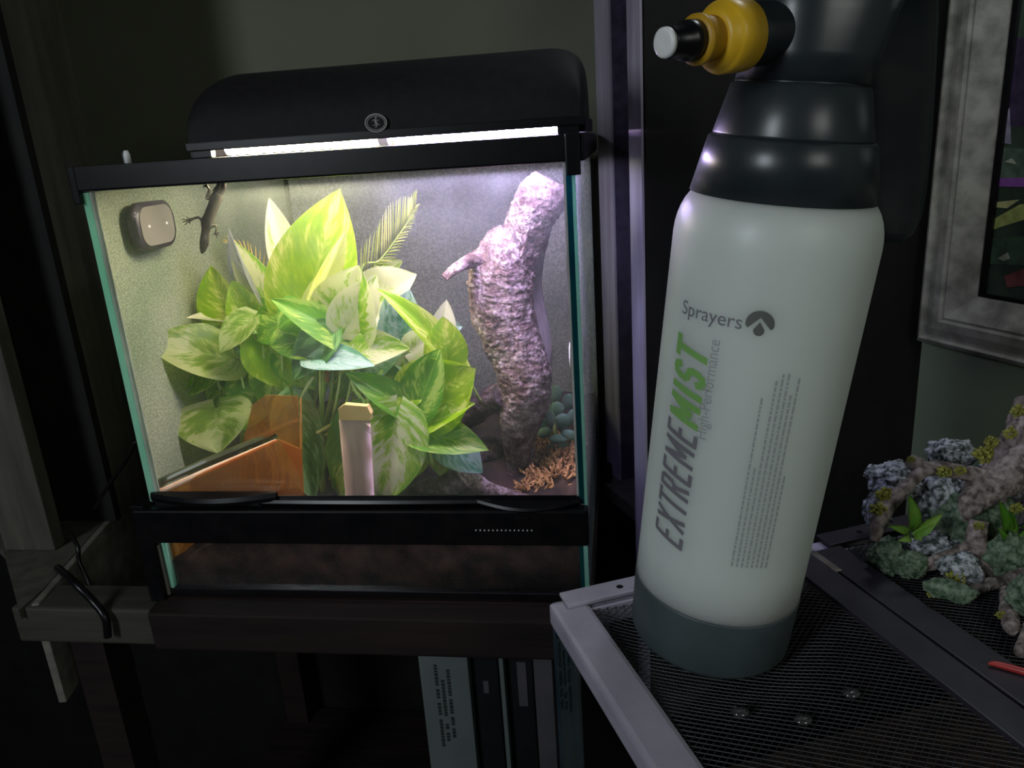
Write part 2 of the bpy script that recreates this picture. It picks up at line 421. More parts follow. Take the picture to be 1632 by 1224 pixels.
# curved lip along the top of the bar (scoops in the middle)
bm = NB()
def lip(u0, u1, dip, z0, th, n=24, out=.010):
    R_ = []
    for i in range(n+1):
        s = i/n; u = u0+(u1-u0)*s
        d = sin(pi*s)
        R_.append([bm.verts.new(T(u, v, z0-dip*d*k + hh)) for v, hh, k in ((.0, .0, 0), (-.004-out*d, .0, 1), (-.0055-out*d, -th*.5, 1), (-.004-out*d, -th, 1), (.0, -th, 0))])
    for a_, b_ in zip(R_, R_[1:]):
        for k in range(5): bm.faces.new([a_[k], a_[(k+1) % 5], b_[(k+1) % 5], b_[k]])
    bm.faces.new(R_[0]); bm.faces.new(R_[-1][::-1])
lip(.003, .14, .002, -.304, .009)
lip(.12, .36, -.001, -.312, .006, out=.004)
lip(.345, .447, .005, -.3115, .005)
finish('door_lip', bm, M_black, te, smooth=False)
bm = NB(); tb(bm, .004, .447, -.001, .0, -.322, -.309); finish('door_rail', bm, M_black, te)
bm = NB(); tb(bm, -.020, -.004, -.010, .012, -.43, -.316, .001); finish('corner_bracket', bm, M_black, te)
bm = NB(); tb(bm, -.0038, .000, -.004, .010, -.425, -.365); finish('bracket_pad', bm, M_wood, te)
bm = NB(); tb(bm, .0, TW, -.002, .0055, -TH-.0005, -TH+.006, .0008); finish('base_rim', bm, M_black, te)
# small latch under the right lip
bm = NB(); tb(bm, .385, .398, -.0175, -.014, -.327, -.3245, .0008); finish('latch', bm, M_black, vb)

# rounded pad on the left pane
bm = NB()
pc = onpl(224, 358, T(.004, 0, 0), EX)
def rrect(cu, a_, b_, r_, off, n=6):
    out = []
    for sx, sy, a0 in ((1, 1, 0), (-1, 1, 90), (-1, -1, 180), (1, -1, 270)):
        for i in range(n+1):
            an = radians(a0+90*i/n)
            out.append(cu + EY*(sx*(a_-r_)+r_*cos(an)) + EZ*(sy*(b_-r_)+r_*sin(an)) + EX*off)
    return out
fp = thing('rounded_pad', 'rounded rectangular grey plastic pad with dark rim stuck to left glass pane', 'pad', pc, YAW)
A_, B_ = .034, .0235
pc = pc - EZ*.001
r0 = rrect(pc, A_*.55, B_*.6, .010, .000); prism(bm, r0, EX*.008); finish('suction_mount', bm, M_black, fp)
bm = NB(); prism(bm, rrect(pc, A_, B_, .016, .008), EX*.010); es = [e for e in bm.edges]; bmesh.ops.bevel(bm, geom=es, offset=.0012, segments=2, affect='EDGES'); finish('body', bm, pmat('pad_grey', (.035, .032, .04), (.05, .047, .055), 30, .35), fp, True)
bm = NB(); prism(bm, rrect(pc, A_*.86, B_*.82, .013, .018), EX*.0012); finish('face_plate', bm, pmat('pad_face', (.13, .125, .105), (.19, .18, .15), 18, .35), fp)
for s_ in (-1, 1):
    bm = NB(); c_ = pc+EY*(.016*s_)+EX*.0192; tube(bm, [(c_, .0016), (c_+EX*.001, .0010)], 8); finish('rivet', bm, M_white, fp)

# white hook on the rim
p_ = tp(211, 247, .004); 
bm = NB(); tube(bm, [(T(.0505, .0, .0225), .003), (T(.0505, .0, .030), .003), (T(.0505, .0, .0335), .0018)], 10)
hk = thing('rim_clip', 'small white and black clip standing on the left end of the rim', 'clip', T(.05, 0, .0225), YAW)
finish('peg', bm, M_white, hk, True)
bm = NB(); tb(bm, .0455, .049, -.001, .004, .0225, .033, .0006); finish('holder', bm, M_black, hk)

# ================================================================= HOOD
hd = thing('light_hood', 'long black domed light hood on top of the terrarium with glowing tubes', 'lamp', T(.286, .1, .0225), YAW)
U0_, U1_, HZ, HB = .113, .4605, .0285, .0
def hoodshell(bm, inset, zb, H, v0=-.002, v1=.205):
    ns, npf = 44, 22; R_ = []
    for i in range(ns+1):
        s = i/ns
        # denser towards the ends
        s = .5-.5*cos(pi*s)
        u = U0_+inset+(U1_-U0_-2*inset)*s
        dd = min(u-U0_-inset, U1_-inset-u)
        t = min(1, dd/.032); hf = (1-(1-t)**2.2)**(1/2.2) if t < 1 else 1
        hf = max(hf, .04)
        ring = []
        for k in range(npf+1):
            ph = pi*k/npf
            cx = cos(ph); sx = max(0, sin(ph))
            v = (v0+v1)/2 - ((v1-v0)/2-inset)*math.copysign(abs(cx)**.75, cx)
            ring.append(bm.verts.new(T(u, v, zb + (H)*(sx**.8)*(.68+.32*hf if k not in (0, npf) else 0) * (1 if True else 0))))
        R_.append(ring)
    for a_, b_ in zip(R_, R_[1:]):
        for k in range(npf): bm.faces.new([a_[k], a_[k+1], b_[k+1], b_[k]])
    bm.faces.new(R_[0]); bm.faces.new(R_[-1][::-1])
bm = NB(); hoodshell(bm, .0, HZ+.006, .063); hs = finish('hood_shell', bm, M_hood, hd, True)
# flange with open underside
bm = NB()
tb(bm, U0_-.003, U1_+.003, -.004, .004, HZ, HZ+.0075, .001)
tb(bm, U0_-.003, U1_+.003, .200, .207, .0235, HZ+.0075)
tb(bm, U0_-.003, U0_+.003, .004, .200, .0235, HZ+.0075); tb(bm, U1_-.003, U1_+.003, .004, .200, .0235, HZ+.0075)
finish('flange', bm, M_black, hd)
bm = NB(); tb(bm, U0_+.004, U1_-.004, .005, .199, HZ+.012, HZ+.014); finish('reflector', bm, M_refl, hd)
for u in (U0_+.002, U1_-.020):
    bm = NB(); tb(bm, u, u+.018, -.003, .005, .0227, HZ, .0005); finish('foot', bm, M_black, hd)
for k, (u0, u1, mt, lb) in enumerate(((.133, .277, M_lampW, 'glowing warm white tube'), (.292, .437, M_lampV, 'glowing violet white tube'))):
    bm = NB(); tube(bm, [(T(u0, .03, .0312), .0075), (T(u1, .03, .0312), .0075)], 16)
    finish('light_tube', bm, mt, hd, False)['label'] = lb
    bm = NB(); tube(bm, [(T(u1+.001, .03, .0315), .0085), (T(u1+.010, .03, .0315), .0085)], 16); finish('socket', bm, M_white, hd)
# oval emblem: pale ring, reptile silhouette stroke
ec = tp(600, 210, -.006)
M_emb = pmat('emblem_silver', (.20, .20, .18), (.26, .26, .24), 60, .5)
ec = T((ec-TC).dot(EX), -.0035, .0415)
bm = NB()
def oval(bm, c, a_, b_, off0, off1, n=32, hole=None):
    o_ = [c + EX*(a_*cos(2*pi*i/n)) + EZ*(b_*sin(2*pi*i/n)) for i in range(n)]
    if hole is None: prism(bm, [p+EY*off0 for p in o_], EY*(off1-off0)); return
    i_ = [c + EX*((a_-hole)*cos(2*pi*i/n)) + EZ*((b_-hole)*sin(2*pi*i/n)) for i in range(n)]
    L_ = [[bm.verts.new(p+EY*z) for p in r_] for r_, z in ((o_, off0), (i_, off0), (i_, off1), (o_, off1))]
    for q_ in range(4):
        a2, b2 = L_[q_], L_[(q_+1) % 4]
        for i in range(n): bm.faces.new([a2[i], a2[(i+1) % n], b2[(i+1) % n], b2[i]])
oval(bm, ec, .0098, .0076, -.001, .004); em = finish('emblem', bm, M_hood, hd)
bm = NB(); oval(bm, ec, .0098, .0076, -.0016, -.001, hole=.0011); oval(bm, ec, .0079, .0058, -.0014, -.001, hole=.0005)
finish('emblem_ring', bm, M_emb, em)
bm = NB()
def ep(x, z): return ec + EX*x*.001 + EZ*z*.001 - EY*.0014
tube(bm, [(ep(-1.2, -4.2), .0002), (ep(.6, -2.6), .0005), (ep(.3, -.5), .0011), (ep(-.4, 1.5), .0009), (ep(.2, 3), .0005), (ep(.5, 4.3), .0008), (ep(.7, 5), .0002)], 6, 16, flat=.35)
for a_, b_, c_ in (((.2, 2.2), (2.2, 1.6), (2.9, 3.0)), ((-.2, 2.2), (-2.2, 2.6), (-3.2, 1.4)), ((.5, -1.2), (2.4, -.8), (3.2, -2.4)), ((.0, -1.2), (-1.9, -2.2), (-3.2, -1.2))):
    tube(bm, [(ep(*a_), .0004), (ep(*b_), .0003), (ep(*c_), .0002)], 5, 6, flat=.4)
finish('emblem_figure', bm, M_emb, em)

# ================================================================= SUBSTRATE
bm = NB()
nu, nv = 70, 70
G = []
def ground(u, v):
    h = -.356 + .008*noise.noise(V((u*14, v*14, 0))) + .004*noise.noise(V((u*60, v*60, 3)))
    h += .02*max(0, (u-.36)/.09)*(1 if v < .16 else max(0, 1-(v-.16)/.06))*min(1, v/.1)     # coir mound at the right
    h -= .040*max(0, 1-u/.065)*max(0, 1-v/.14)
    return h
for i in range(nu+1):
    G.append([bm.verts.new(T(.0045+(TW-.009)*i/nu, .0055+(TD-.012)*j/nv, ground(.0045+(TW-.009)*i/nu, .0055+(TD-.012)*j/nv))) for j in range(nv+1)])
for i in range(nu):
    for j in range(nv): bm.faces.new([G[i][j], G[i+1][j], G[i+1][j+1], G[i][j+1]])
B2 = [bm.verts.new(T(u, v, -TH+.0045)) for u, v in ((.0045, .0055), (TW-.0045, .0055), (TW-.0045, TD-.0065), (.0045, TD-.0065))]
bm.faces.new(B2)
bm.faces.new([B2[0]]+[G[i][0] for i in range(nu+1)]+[B2[1]])
bm.faces.new([B2[3]]+[G[i][nv] for i in range(nu+1)]+[B2[2]])
bm.faces.new([B2[0]]+[G[0][j] for j in range(nv+1)]+[B2[3]])
bm.faces.new([B2[1]]+[G[nu][j] for j in range(nv+1)]+[B2[2]])
o = single('substrate', bm, M_soil, 'dark brown soil layer on the terrarium floor', 'soil', T(.225, .225, -TH+.0045), YAW, smooth=True); o['kind'] = 'stuff'
# coir crumbs
bm = NB(); rnd = random.Random(3)
for i in range(620):
    u = rnd.uniform(.372, .44); v = rnd.uniform(.10, .26)
    c_ = T(u, v, ground(u, v)+rnd.uniform(0, .010)); r_ = rnd.uniform(.0012, .003)
    dd = V((rnd.uniform(-1, 1), rnd.uniform(-1, 1), rnd.uniform(-.6, 1))).normalized()*r_*2
    tube(bm, [(c_, r_*.5), (c_+dd, r_*.7), (c_+dd*1.6+V((0, 0, r_)), r_*.2)], 5)
o = single('coir_pile', bm, M_coir, 'orange brown coconut fibre crumbs in the right front corner', 'fibre', T(.40, .15, -.38), YAW); o['kind'] = 'stuff'

# ================================================================= DRIFTWOOD
def wooddisp(amp, sc, seed=0):
    def f(p, d, t, a):
        q_ = p*sc + V((seed, 0, 0))
        q2 = V((q_.x, q_.y, q_.z*.55))
        return amp*(noise.noise(q2)*.8 + .5*abs(noise.noise(q2*2.7)) + .38*abs(noise.noise(V((q_.x*5, q_.y*5, q_.z*7+q_.x*3)))) + .30*abs(noise.noise(V((q_.x*13, q_.y*13, q_.z*3.5)))) + .10*noise.noise(q_*26))
    return f
dwt = thing('driftwood', 'tall knobbly driftwood trunk leaning up to the right pane under the lamp', 'driftwood', T(.39, .14, -.385), YAW)
VW = .14
S_ = (T(.3, VW, -.15)-EYE).length/FPX*.985   # metres per pixel there
def wp(x, y, v=VW): return tp(x, y, v)
bm = NB()
tr = [(878, 285, 24, .12), (866, 310, 33, .12), (848, 345, 33, .13), (836, 380, 36, VW), (812, 405, 46, VW), (800, 435, 50, VW), (798, 480, 49, VW), (810, 525, 45, VW), (824, 560, 43, VW), (836, 600, 43, VW), (835, 640, 36, VW), (828, 690, 27, .15), (826, 740, 19, .16), (824, 782, 17, .16)]
tube(bm, [(wp(x, y, v), r*S_) for x, y, r, v in tr], 110, 460, wooddisp(.24, 20), flat=.8)
finish('trunk', bm, M_bark, dwt, True)
bm = NB(); tube(bm, [(wp(775, 420, .13), 17*S_), (wp(756, 412, .12), 11*S_), (wp(738, 419, .11), 8*S_), (wp(722, 430, .105), 6.5*S_), (wp(708, 443, .10), 5*S_)], 24, 50, wooddisp(.35, 45, 4)); finish('broken_branch', bm, M_bark, dwt, True)
bm = NB(); tube(bm, [(wp(752, 420, .12), 7*S_), (wp(735, 425, .105), 6*S_), (wp(720, 437, .10), 4*S_), (wp(712, 446, .098), 2*S_)], 12, 24, wooddisp(.3, 60, 8)); finish('broken_branch', bm, M_bark, dwt, True)
bm = NB(); tube(bm, [(wp(855, 400, .17), 15*S_), (wp(850, 450, .18), 15*S_), (wp(852, 500, .18), 20*S_), (wp(860, 550, .18), 21*S_), (wp(858, 600, .18), 19*S_), (wp(848, 650, .18), 14*S_), (wp(842, 720, .18), 9*S_), (wp(835, 765, .18), 8*S_)], 32, 90, wooddisp(.12, 25, 11)); finish('pale_strand', bm, M_barkp, dwt, True)['label'] = 'smooth pale strand behind the trunk'
bm = NB(); tube(bm, [(wp(812, 630), 26*S_), (wp(780, 640, .17), 22*S_), (wp(745, 662, .20), 20*S_), (wp(705, 685, .23), 19*S_), (wp(670, 700, .25), 15*S_)], 28, 60, wooddisp(.3, 30, 13)); finish('root', bm, M_barkd, dwt, True)
# ragged bark splinters on the upper trunk
bm = NB(); rnd = random.Random(5)
for i in range(90):
    t = rnd.random(); k = 1+t*5; i0 = int(k); f_ = k-i0
    x = tr[i0][0]*(1-f_)+tr[i0+1][0]*f_; y = tr[i0][1]*(1-f_)+tr[i0+1][1]*f_; r_ = tr[i0][2]
    sx = rnd.uniform(-1, 1)
    p1 = wp(x+sx*r_*.92, y, VW-.024*math.sqrt(max(0, 1-sx*sx)))
    dd = EX*(sx*.006+rnd.uniform(-.004, .004))+EZ*rnd.uniform(.004, .014)-EY*rnd.uniform(0, .004)
    tube(bm, [(p1, .0016), (p1+dd*.5, .0013), (p1+dd, .0003)], 5)
o = finish('bark_splinter', bm, M_bark, dwt); o['kind'] = 'stuff'
# second low piece
lw = thing('low_driftwood', 'short weathered driftwood log lying at the foot of the tall trunk', 'driftwood', T(.31, .12, -.385), YAW)
bm = NB(); tube(bm, [(wp(690, 755, .2), 16*S_), (wp(725, 735, .2), 26*S_), (wp(765, 722, .2), 27*S_), (wp(797, 712, .2), 17*S_)], 28, 60, wooddisp(.25, 28, 20)); finish('log', bm, M_barkd, lw, True)
bm = NB(); tube(bm, [(wp(728, 742, .10), 9*S_), (wp(742, 748, .095), 14*S_), (wp(756, 765, .09), 13*S_), (wp(780, 780, .09), 11*S_), (wp(815, 790, .09), 9*S_), (wp(850, 798, .09), 6*S_)], 24, 60, wooddisp(.3, 40, 23)); finish('root', bm, M_bark, lw, True)
bm = NB(); tube(bm, [(wp(650, 800, .13), 20*S_), (wp(690, 785, .12), 26*S_), (wp(725, 768, .11), 24*S_), (wp(745, 765, .10), 12*S_)], 24, 50, wooddisp(.2, 30, 29)); finish('dark_foot', bm, M_barkd, lw, True)
# dark cork slab behind
ck = thing('cork_slab', 'dark rough cork slab leaning against the back pane behind the driftwood', 'cork', T(.34, .36, -.385), YAW)
bm = NB(); R_ = []
for i in range(31):
    R_.append([bm.verts.new(wp(650+i*9.2, 790-(j/10)*(150-28*abs(noise.noise(V((i*.3, 0, 5))))*2) , .30+.05*(j/10)) + EY*(.02*noise.noise(V((i*.35, j*.4, 1))))) for j in range(11)])
for i in range(30):
    for j in range(10): bm.faces.new([R_[i][j], R_[i+1][j], R_[i+1][j+1], R_[i][j+1]])
bmesh.ops.solidify(bm, geom=bm.faces[:], thickness=.012)
finish('slab', bm, M_barkd, ck, True)

# ================================================================= POTHOS
L_lime = leaf_mat('leaf_lime', (.20, .40, .004), (.31, .49, .010), (.60, .66, .18), .10)
L_var = leaf_mat('leaf_variegated', (.12, .30, .02), (.28, .44, .05), (.58, .60, .38), .5)
L_white = leaf_mat('leaf_cream', (.22, .38, .05), (.46, .54, .20), (.62, .62, .42), .85, tl=.4)
L_cream = leaf_mat('leaf_yellow_cream', (.42, .50, .06), (.56, .60, .16), (.66, .66, .32), .6)
L_mid = leaf_mat('leaf_mid_green', (.085, .26, .015), (.14, .33, .025), (.42, .56, .14), .12, tl=.55)
L_dark = leaf_mat('leaf_dark_green', (.020, .085, .015), (.045, .15, .03), (.16, .30, .12), .12, tl=.25)
L_teal = leaf_mat('leaf_blue_green', (.045, .17, .09), (.13, .27, .19), (.30, .42, .38), .35, tl=.25)
L_grey = leaf_mat('leaf_grey_violet', (.20, .22, .27), (.30, .31, .34), (.42, .42, .44), .4, tl=.25)
L_olive = leaf_mat('leaf_olive', (.13, .24, .025), (.21, .33, .045), (.44, .50, .20), .30, tl=.5)
LM = dict(lime=L_lime, var=L_var, white=L_white, mid=L_mid, dark=L_dark, teal=L_teal, grey=L_grey, olive=L_olive, cream=L_cream)
pot = thing('pothos_plant', 'bushy variegated pothos with large heart shaped leaves filling the left half', 'plant', T(.19, .2, -.385), YAW)
def leaf(B, Tt, width, n, fold=.25, curl=.12, kind='lime', parent=pot, asym=0.0, name='leaf', lobe=.24):
    L = Tt-B; ln = L.length
    n = (n - L.normalized()*n.dot(L.normalized())).normalized()
    side = L.normalized().cross(n)
    bm = NB(); uvl = bm.loops.layers.uv.new('UVMap')
    ns, nt_ = 16, 10; R_ = []; sd_ = random.random()*50
    for i in range(ns+1):
        s = i/ns
        wd = (s+.008)**.42 * (1.0001-s)**.92
        wd = wd/.437*width*1.24/2 if s > 0 else .05*width
        row = []
        for j in range(nt_+1):
            t = -1+2*j/nt_; at_ = abs(t)
            ll = s - lobe*at_**1.6*(1-s)**4*(1 if s < .9 else 0)
            tt = t*(1+asym*(1 if t > 0 else -1))
            rip = .035*width*noise.noise(V((s*3, t*1.3+sd_, sd_)))*(.4+at_)
            P = B + L*ll + side*(wd*tt*cos(fold*at_)) + n*(wd*at_*sin(fold) + rip - curl*ln*(s*s) + curl*ln*.9*s*(1-s)*.5)
            row.append((bm.verts.new(P), (j/nt_, s)))
        R_.append(row)
    for i in range(ns):
        for j in range(nt_):
            q4 = [R_[i][j], R_[i+1][j], R_[i+1][j+1], R_[i][j+1]]
            f = bm.faces.new([x[0] for x in q4])
            for lp, x in zip(f.loops, q4): lp[uvl].uv = x[1]
    return finish(name, bm, LM[kind], parent, True)
CAMD = -Fw
NU, NF = V((0, 0, 1)), -EY
# (base px, tip px, width px, depth base, depth tip, normal (x, toward viewer, up), fold, curl, kind)
leaves = [
 ((488, 492), (541, 302), 116, .12, .09, (.25, 1, .2), .30, .02, 'lime'),
 ((503, 487), (552, 368), 36, .10, .075, (.5, .9, .0), .5, .02, 'cream'),
 ((498, 488), (548, 405), 40, .115, .10, (.5, .9, .2), .3, .02, 'cream'),
 ((470, 450), (428, 315), 46, .17, .17, (.3, 1, .1), .35, .05, 'white'),
 ((430, 500), (360, 368), 66, .14, .11, (-.7, .9, .1), .5, .04, 'grey'),
 ((434, 498), (366, 380), 48, .145, .125, (.6, .9, .2), .2, .03, 'var'),
 ((372, 512), (333, 424), 74, .13, .13, (-.2, 1, .2), .4, .05, 'lime'),
 ((412, 516), (368, 448), 62, .125, .12, (-.2, 1, .3), .4, .05, 'lime'),
 ((372, 572), (229, 545), 82, .12, .06, (-.1, .8, .6), .25, .05, 'olive'),
 ((410, 520), (300, 497), 40, .15, .11, (0, .35, 1), .35, .1, 'white'),
 ((372, 500), (312, 527), 50, .16, .15, (0, .9, .6), .3, .1, 'olive'),
 ((340, 585), (252, 630), 66, .13, .10, (-.2, .9, .5), .35, .12, 'mid'),
 ((360, 560), (300, 590), 40, .16, .15, (0, .7, .7), .2, .05, 'lime'),
 ((385, 575), (338, 650), 80, .14, .12, (.1, 1, .3), .4, .1, 'mid'),
 ((410, 570), (372, 660), 72, .13, .12, (-.1, 1, .2), .4, .1, 'dark'),
 ((345, 652), (345, 722), 122, .09, .06, (0, 1, .2), .3, .1, 'olive'),
 ((415, 640), (350, 690), 60, .11, .08, (-.2, 1, .3), .3, .1, 'mid'),
 ((425, 540), (460, 622), 76, .12, .10, (.1, 1, .3), .4, .1, 'lime'),
 ((400, 500), (428, 528), 60, .12, .11, (.5, 1, .3), .5, .2, 'mid'),
 ((450, 515), (405, 540), 60, .11, .10, (.1, .9, .5), .4, .2, 'mid'),
 ((556, 525), (570, 424), 104, .10, .08, (-.1, 1, .25), .32, .03, 'var'),
 ((552, 520), (600, 440), 60, .09, .085, (.4, 1, .1), .2, .06, 'white'),
 ((590, 480), (615, 422), 46, .16, .15, (.3, 1, .3), .4, .05, 'lime'),
 ((566, 462), (543, 411), 26, .15, .15, (0, 1, .3), .4, .05, 'lime'),
 ((585, 482), (661, 437), 66, .14, .12, (.2, 1, .4), .25, .05, 'white'),
 ((590, 470), (640, 455), 50, .15, .14, (.1, 1, .6), .3, .05, 'var'),
 ((570, 548), (434, 472), 56, .10, .07, (.4, .8, .6), .45, .10, 'mid'),
 ((560, 520), (470, 480), 64, .12, .11, (.1, .8, .7), .3, .1, 'lime'),
 ((706, 560), (622, 457), 42, .09, .06, (.6, .8, .5), .55, .28, 'lime'),
 ((700, 550), (712, 478), 36, .10, .10, (.2, 1, 0), .2, .05, 'white'),
 ((712, 575), (706, 505), 58, .085, .08, (.2, 1, .1), .3, .05, 'lime'),
 ((636, 540), (652, 463), 62, .11, .10, (.1, 1, .1), .4, .04, 'teal'),
 ((632, 535), (612, 475), 34, .12, .11, (-.4, 1, .1), .3, .04, 'teal'),
 ((548, 562), (646, 550), 62, .09, .07, (.05, .9, .7), .3, .12, 'var'),
 ((575, 585), (640, 556), 56, .10, .09, (.1, 1, .5), .3, .12, 'teal'),
 ((500, 572), (592, 576), 46, .075, .055, (.0, .75, .9), .3, .12, 'teal'),
 ((555, 545), (530, 545), 50, .10, .09, (0, 1, .5), .3, .1, 'dark'),
 ((528, 535), (463, 604), 60, .085, .07, (-.2, 1, .4), .35, .1, 'dark'),
 ((500, 525), (470, 570), 60, .10, .09, (-.2, 1, .4), .35, .1, 'mid'),
 ((664, 642), (756, 590), 104, .08, .06, (-.05, 1, .15), .2, .05, 'lime'),
 ((668, 648), (700, 556), 66, .075, .065, (-.3, 1, .2), .25, .05, 'mid'),
 ((652, 652), (554, 592), 50, .08, .055, (.1, .8, .7), .5, .10, 'mid'),
 ((655, 610), (640, 660), 46, .085, .07, (.0, 1, .2), .3, .06, 'lime'),
 ((676, 682), (754, 641), 44, .07, .055, (0, .8, .8), .5, .06, 'lime'),
 ((668, 690), (776, 711), 62, .07, .05, (.1, .8, .9), .4, .12, 'mid'),
 ((705, 700), (769, 752), 58, .09, .075, (.2, .9, .6), .3, .1, 'teal'),
 ((710, 705), (700, 760), 44, .09, .08, (.1, 1, .4), .3, .1, 'olive'),
 ((632, 664), (608, 806), 100, .06, .04, (.05, 1, .15), .25, .05, 'var'),
 ((572, 668), (540, 800), 66, .07, .055, (-.2, 1, .15), .3, .05, 'mid'),
 ((470, 650), (500, 800), 70, .08, .06, (.3, 1, .1), .3, .05, 'dark'),
 ((655, 560), (700, 538), 44, .10, .09, (.1, 1, .3), .3, .1, 'white'),
 ((640, 600), (690, 560), 50, .11, .10, (.1, 1, .3), .3, .1, 'var'),
 ((690, 525), (737, 520), 34, .13, .13, (.1, 1, .3), .3, .1, 'teal'),
 ((660, 650), (698, 622), 40, .14, .13, (.1, 1, .3), .3, .1, 'teal'),
 ((600, 610), (650, 600), 50, .12, .12, (.1, 1, .6), .3, .1, 'mid'),
 ((440, 600), (480, 570), 60, .14, .13, (.1, 1, .4), .3, .1, 'lime'),
 ((520, 600), (500, 540), 60, .15, .14, (.1, 1, .4), .3, .1, 'mid'),
 ((470, 540), (440, 470), 70, .16, .15, (0, 1, .3), .3, .1, 'mid'),
 ((600, 560), (560, 500), 70, .16, .15, (0, 1, .3), .3, .1, 'mid'),
 ((420, 640), (455, 560), 60, .17, .16, (0, 1, .3), .3, .1, 'mid'),
 ((640, 700), (690, 650), 50, .13, .12, (0, 1, .3), .3, .1, 'dark'),
 ((600, 440), (640, 415), 30, .2, .2, (0, 1, .3), .3, .1, 'olive'),
 ((400, 600), (330, 545), 60, .19, .18, (0, 1, .3), .3, .1, 'mid'),
 ((395, 560), (330, 520), 60, .15, .13, (-.1, 1, .5), .35, .12, 'lime'),
 ((430, 555), (395, 500), 60, .14, .13, (0, 1, .4), .35, .1, 'lime'),
 ((370, 600), (330, 640), 70, .13, .11, (-.2, 1, .4), .35, .12, 'mid'),
 ((400, 600), (395, 680), 66, .12, .10, (.1, 1, .2), .4, .1, 'mid'),
 ((440, 580), (432, 660), 70, .12, .10, (.1, 1, .2), .4, .1, 'mid'),
 ((460, 560), (500, 620), 60, .12, .10, (.2, 1, .2), .4, .1, 'mid'),
 ((300, 600), (258, 612), 40, .11, .10, (-.1, 1, .5), .35, .12, 'mid'),
 ((480, 500), (440, 520), 56, .10, .09, (-.1, .9, .5), .4, .2, 'mid'),
 ((500, 545), (430, 548), 60, .10, .085, (-.1, .9, .6), .4, .15, 'mid'),
 ((520, 500), (500, 560), 60, .11, .10, (.1, 1, .3), .4, .1, 'mid'),
 ((600, 500), (640, 520), 60, .12, .11, (.1, 1, .5), .3, .1, 'var'),
 ((560, 580), (530, 640), 44, .13, .12, (.1, 1, .3), .3, .1, 'mid'),
 ((610, 560), (600, 620), 60, .13, .12, (.1, 1, .3), .3, .1, 'var'),
 ((640, 560), (670, 610), 60, .12, .10, (.1, 1, .3), .3, .1, 'mid'),
 ((600, 600), (655, 630), 50, .10, .08, (.1, .9, .5), .4, .1, 'mid'),
 ((690, 660), (740, 690), 40, .10, .09, (.1, .9, .5), .4, .1, 'mid'),
 ((660, 700), (640, 770), 60, .11, .10, (.1, 1, .3), .3, .1, 'mid'),
 ((720, 610), (735, 560), 50, .10, .10, (.1, 1, .3), .3, .1, 'lime'),
 ((455, 640), (450, 720), 70, .13, .12, (0, 1, .2), .3, .1, 'mid'),
 ((400, 510), (345, 560), 50, .09, .07, (-.2, .9, .5), .4, .12, 'olive'),
]
def mpp(v): return (T(.2, v, -.2)-EYE).dot(Fw)/FPX
rnd = random.Random(11)
bases = []
for (b_, t_, wpx, vb_, vt_, nn, fo, cu, kd) in leaves:
    B = tp(*b_, vb_); Tt = tp(*t_, vt_)
    n_ = EX*nn[0] - EY*nn[1] + EZ*nn[2]
    lo = leaf(B, Tt, wpx*mpp((vb_+vt_)/2), n_, fo, cu, kd, asym=rnd.uniform(-.08, .08))
    if kd in ('white', 'grey', 'teal'): lo['label'] = {'white': 'cream coloured leaf', 'grey': 'grey violet leaf underside', 'teal': 'bluish green leaf'}[kd]
    bases.append((B, n_, b_))
# petioles
for i, (B, n_, b_) in enumerate(bases):
    gx = 300 + (b_[0]-300)*.75 + rnd.uniform(-15, 15)
    gx = min(max(gx, 385), 650)
    u = (tp(gx, 700, .16)-TC).dot(EX); v = .17+rnd.uniform(-.03, .05)
    G_ = T(u, v, ground(u, v)-.002)
    m1 = B.lerp(G_, .35) + EY*.01 + EZ*(.02 if b_[1] > 560 else .012)
    m2 = B.lerp(G_, .7) + EX*rnd.uniform(-.006, .006)
    bm = NB(); tube(bm, [(B, .0011), (B + (m1-B)*.2, .0013), (m1, .0016), (m2, .002), (G_, .0024)], 7, 16)
    finish('stem', bm, M_stem, pot, True)
# pale vines across the front, lower centre
for pts in (((505, 690), (540, 672), (580, 664), (625, 655), (660, 668)), ((500, 705), (530, 688), (560, 680), (600, 668)), ((590, 650), (565, 620), (560, 585), (556, 560)),
            ((600, 700), (585, 650), (600, 610), (610, 590)), ((690, 740), (680, 700), (655, 672), (640, 640)), ((690, 690), (712, 690), (722, 668), (720, 655)),
            ((470, 770), (465, 700), (478, 640), (500, 600)), ((655, 655), (700, 660), (735, 620)), ((752, 612), (760, 628), (766, 638))):
    bm = NB(); k = len(pts)
    tube(bm, [(tp(x, y, .075+.004*i), .0021 if k > 3 else .0012) for i, (x, y) in enumerate(pts)], 8, 20); finish('stem', bm, M_stem, pot, True)

# petioles crowding the gap below the foliage
for i in range(20):
    x = 345+i*14.5+rnd.uniform(-6, 6); yt = 560+rnd.uniform(-10, 50); xb = x*.55+500*.45+rnd.uniform(-14, 14); v = rnd.uniform(.085, .13)
    bm = NB(); tube(bm, [(tp(x, yt, v), .0012), (tp(x*.8+xb*.2, yt*.6+700*.4, v+.004), .0016), (tp(xb, 730, v+.01), .002), (tp(xb, 785, v+.012), .0022)], 7, 14); finish('stem', bm, M_stem, pot, True)

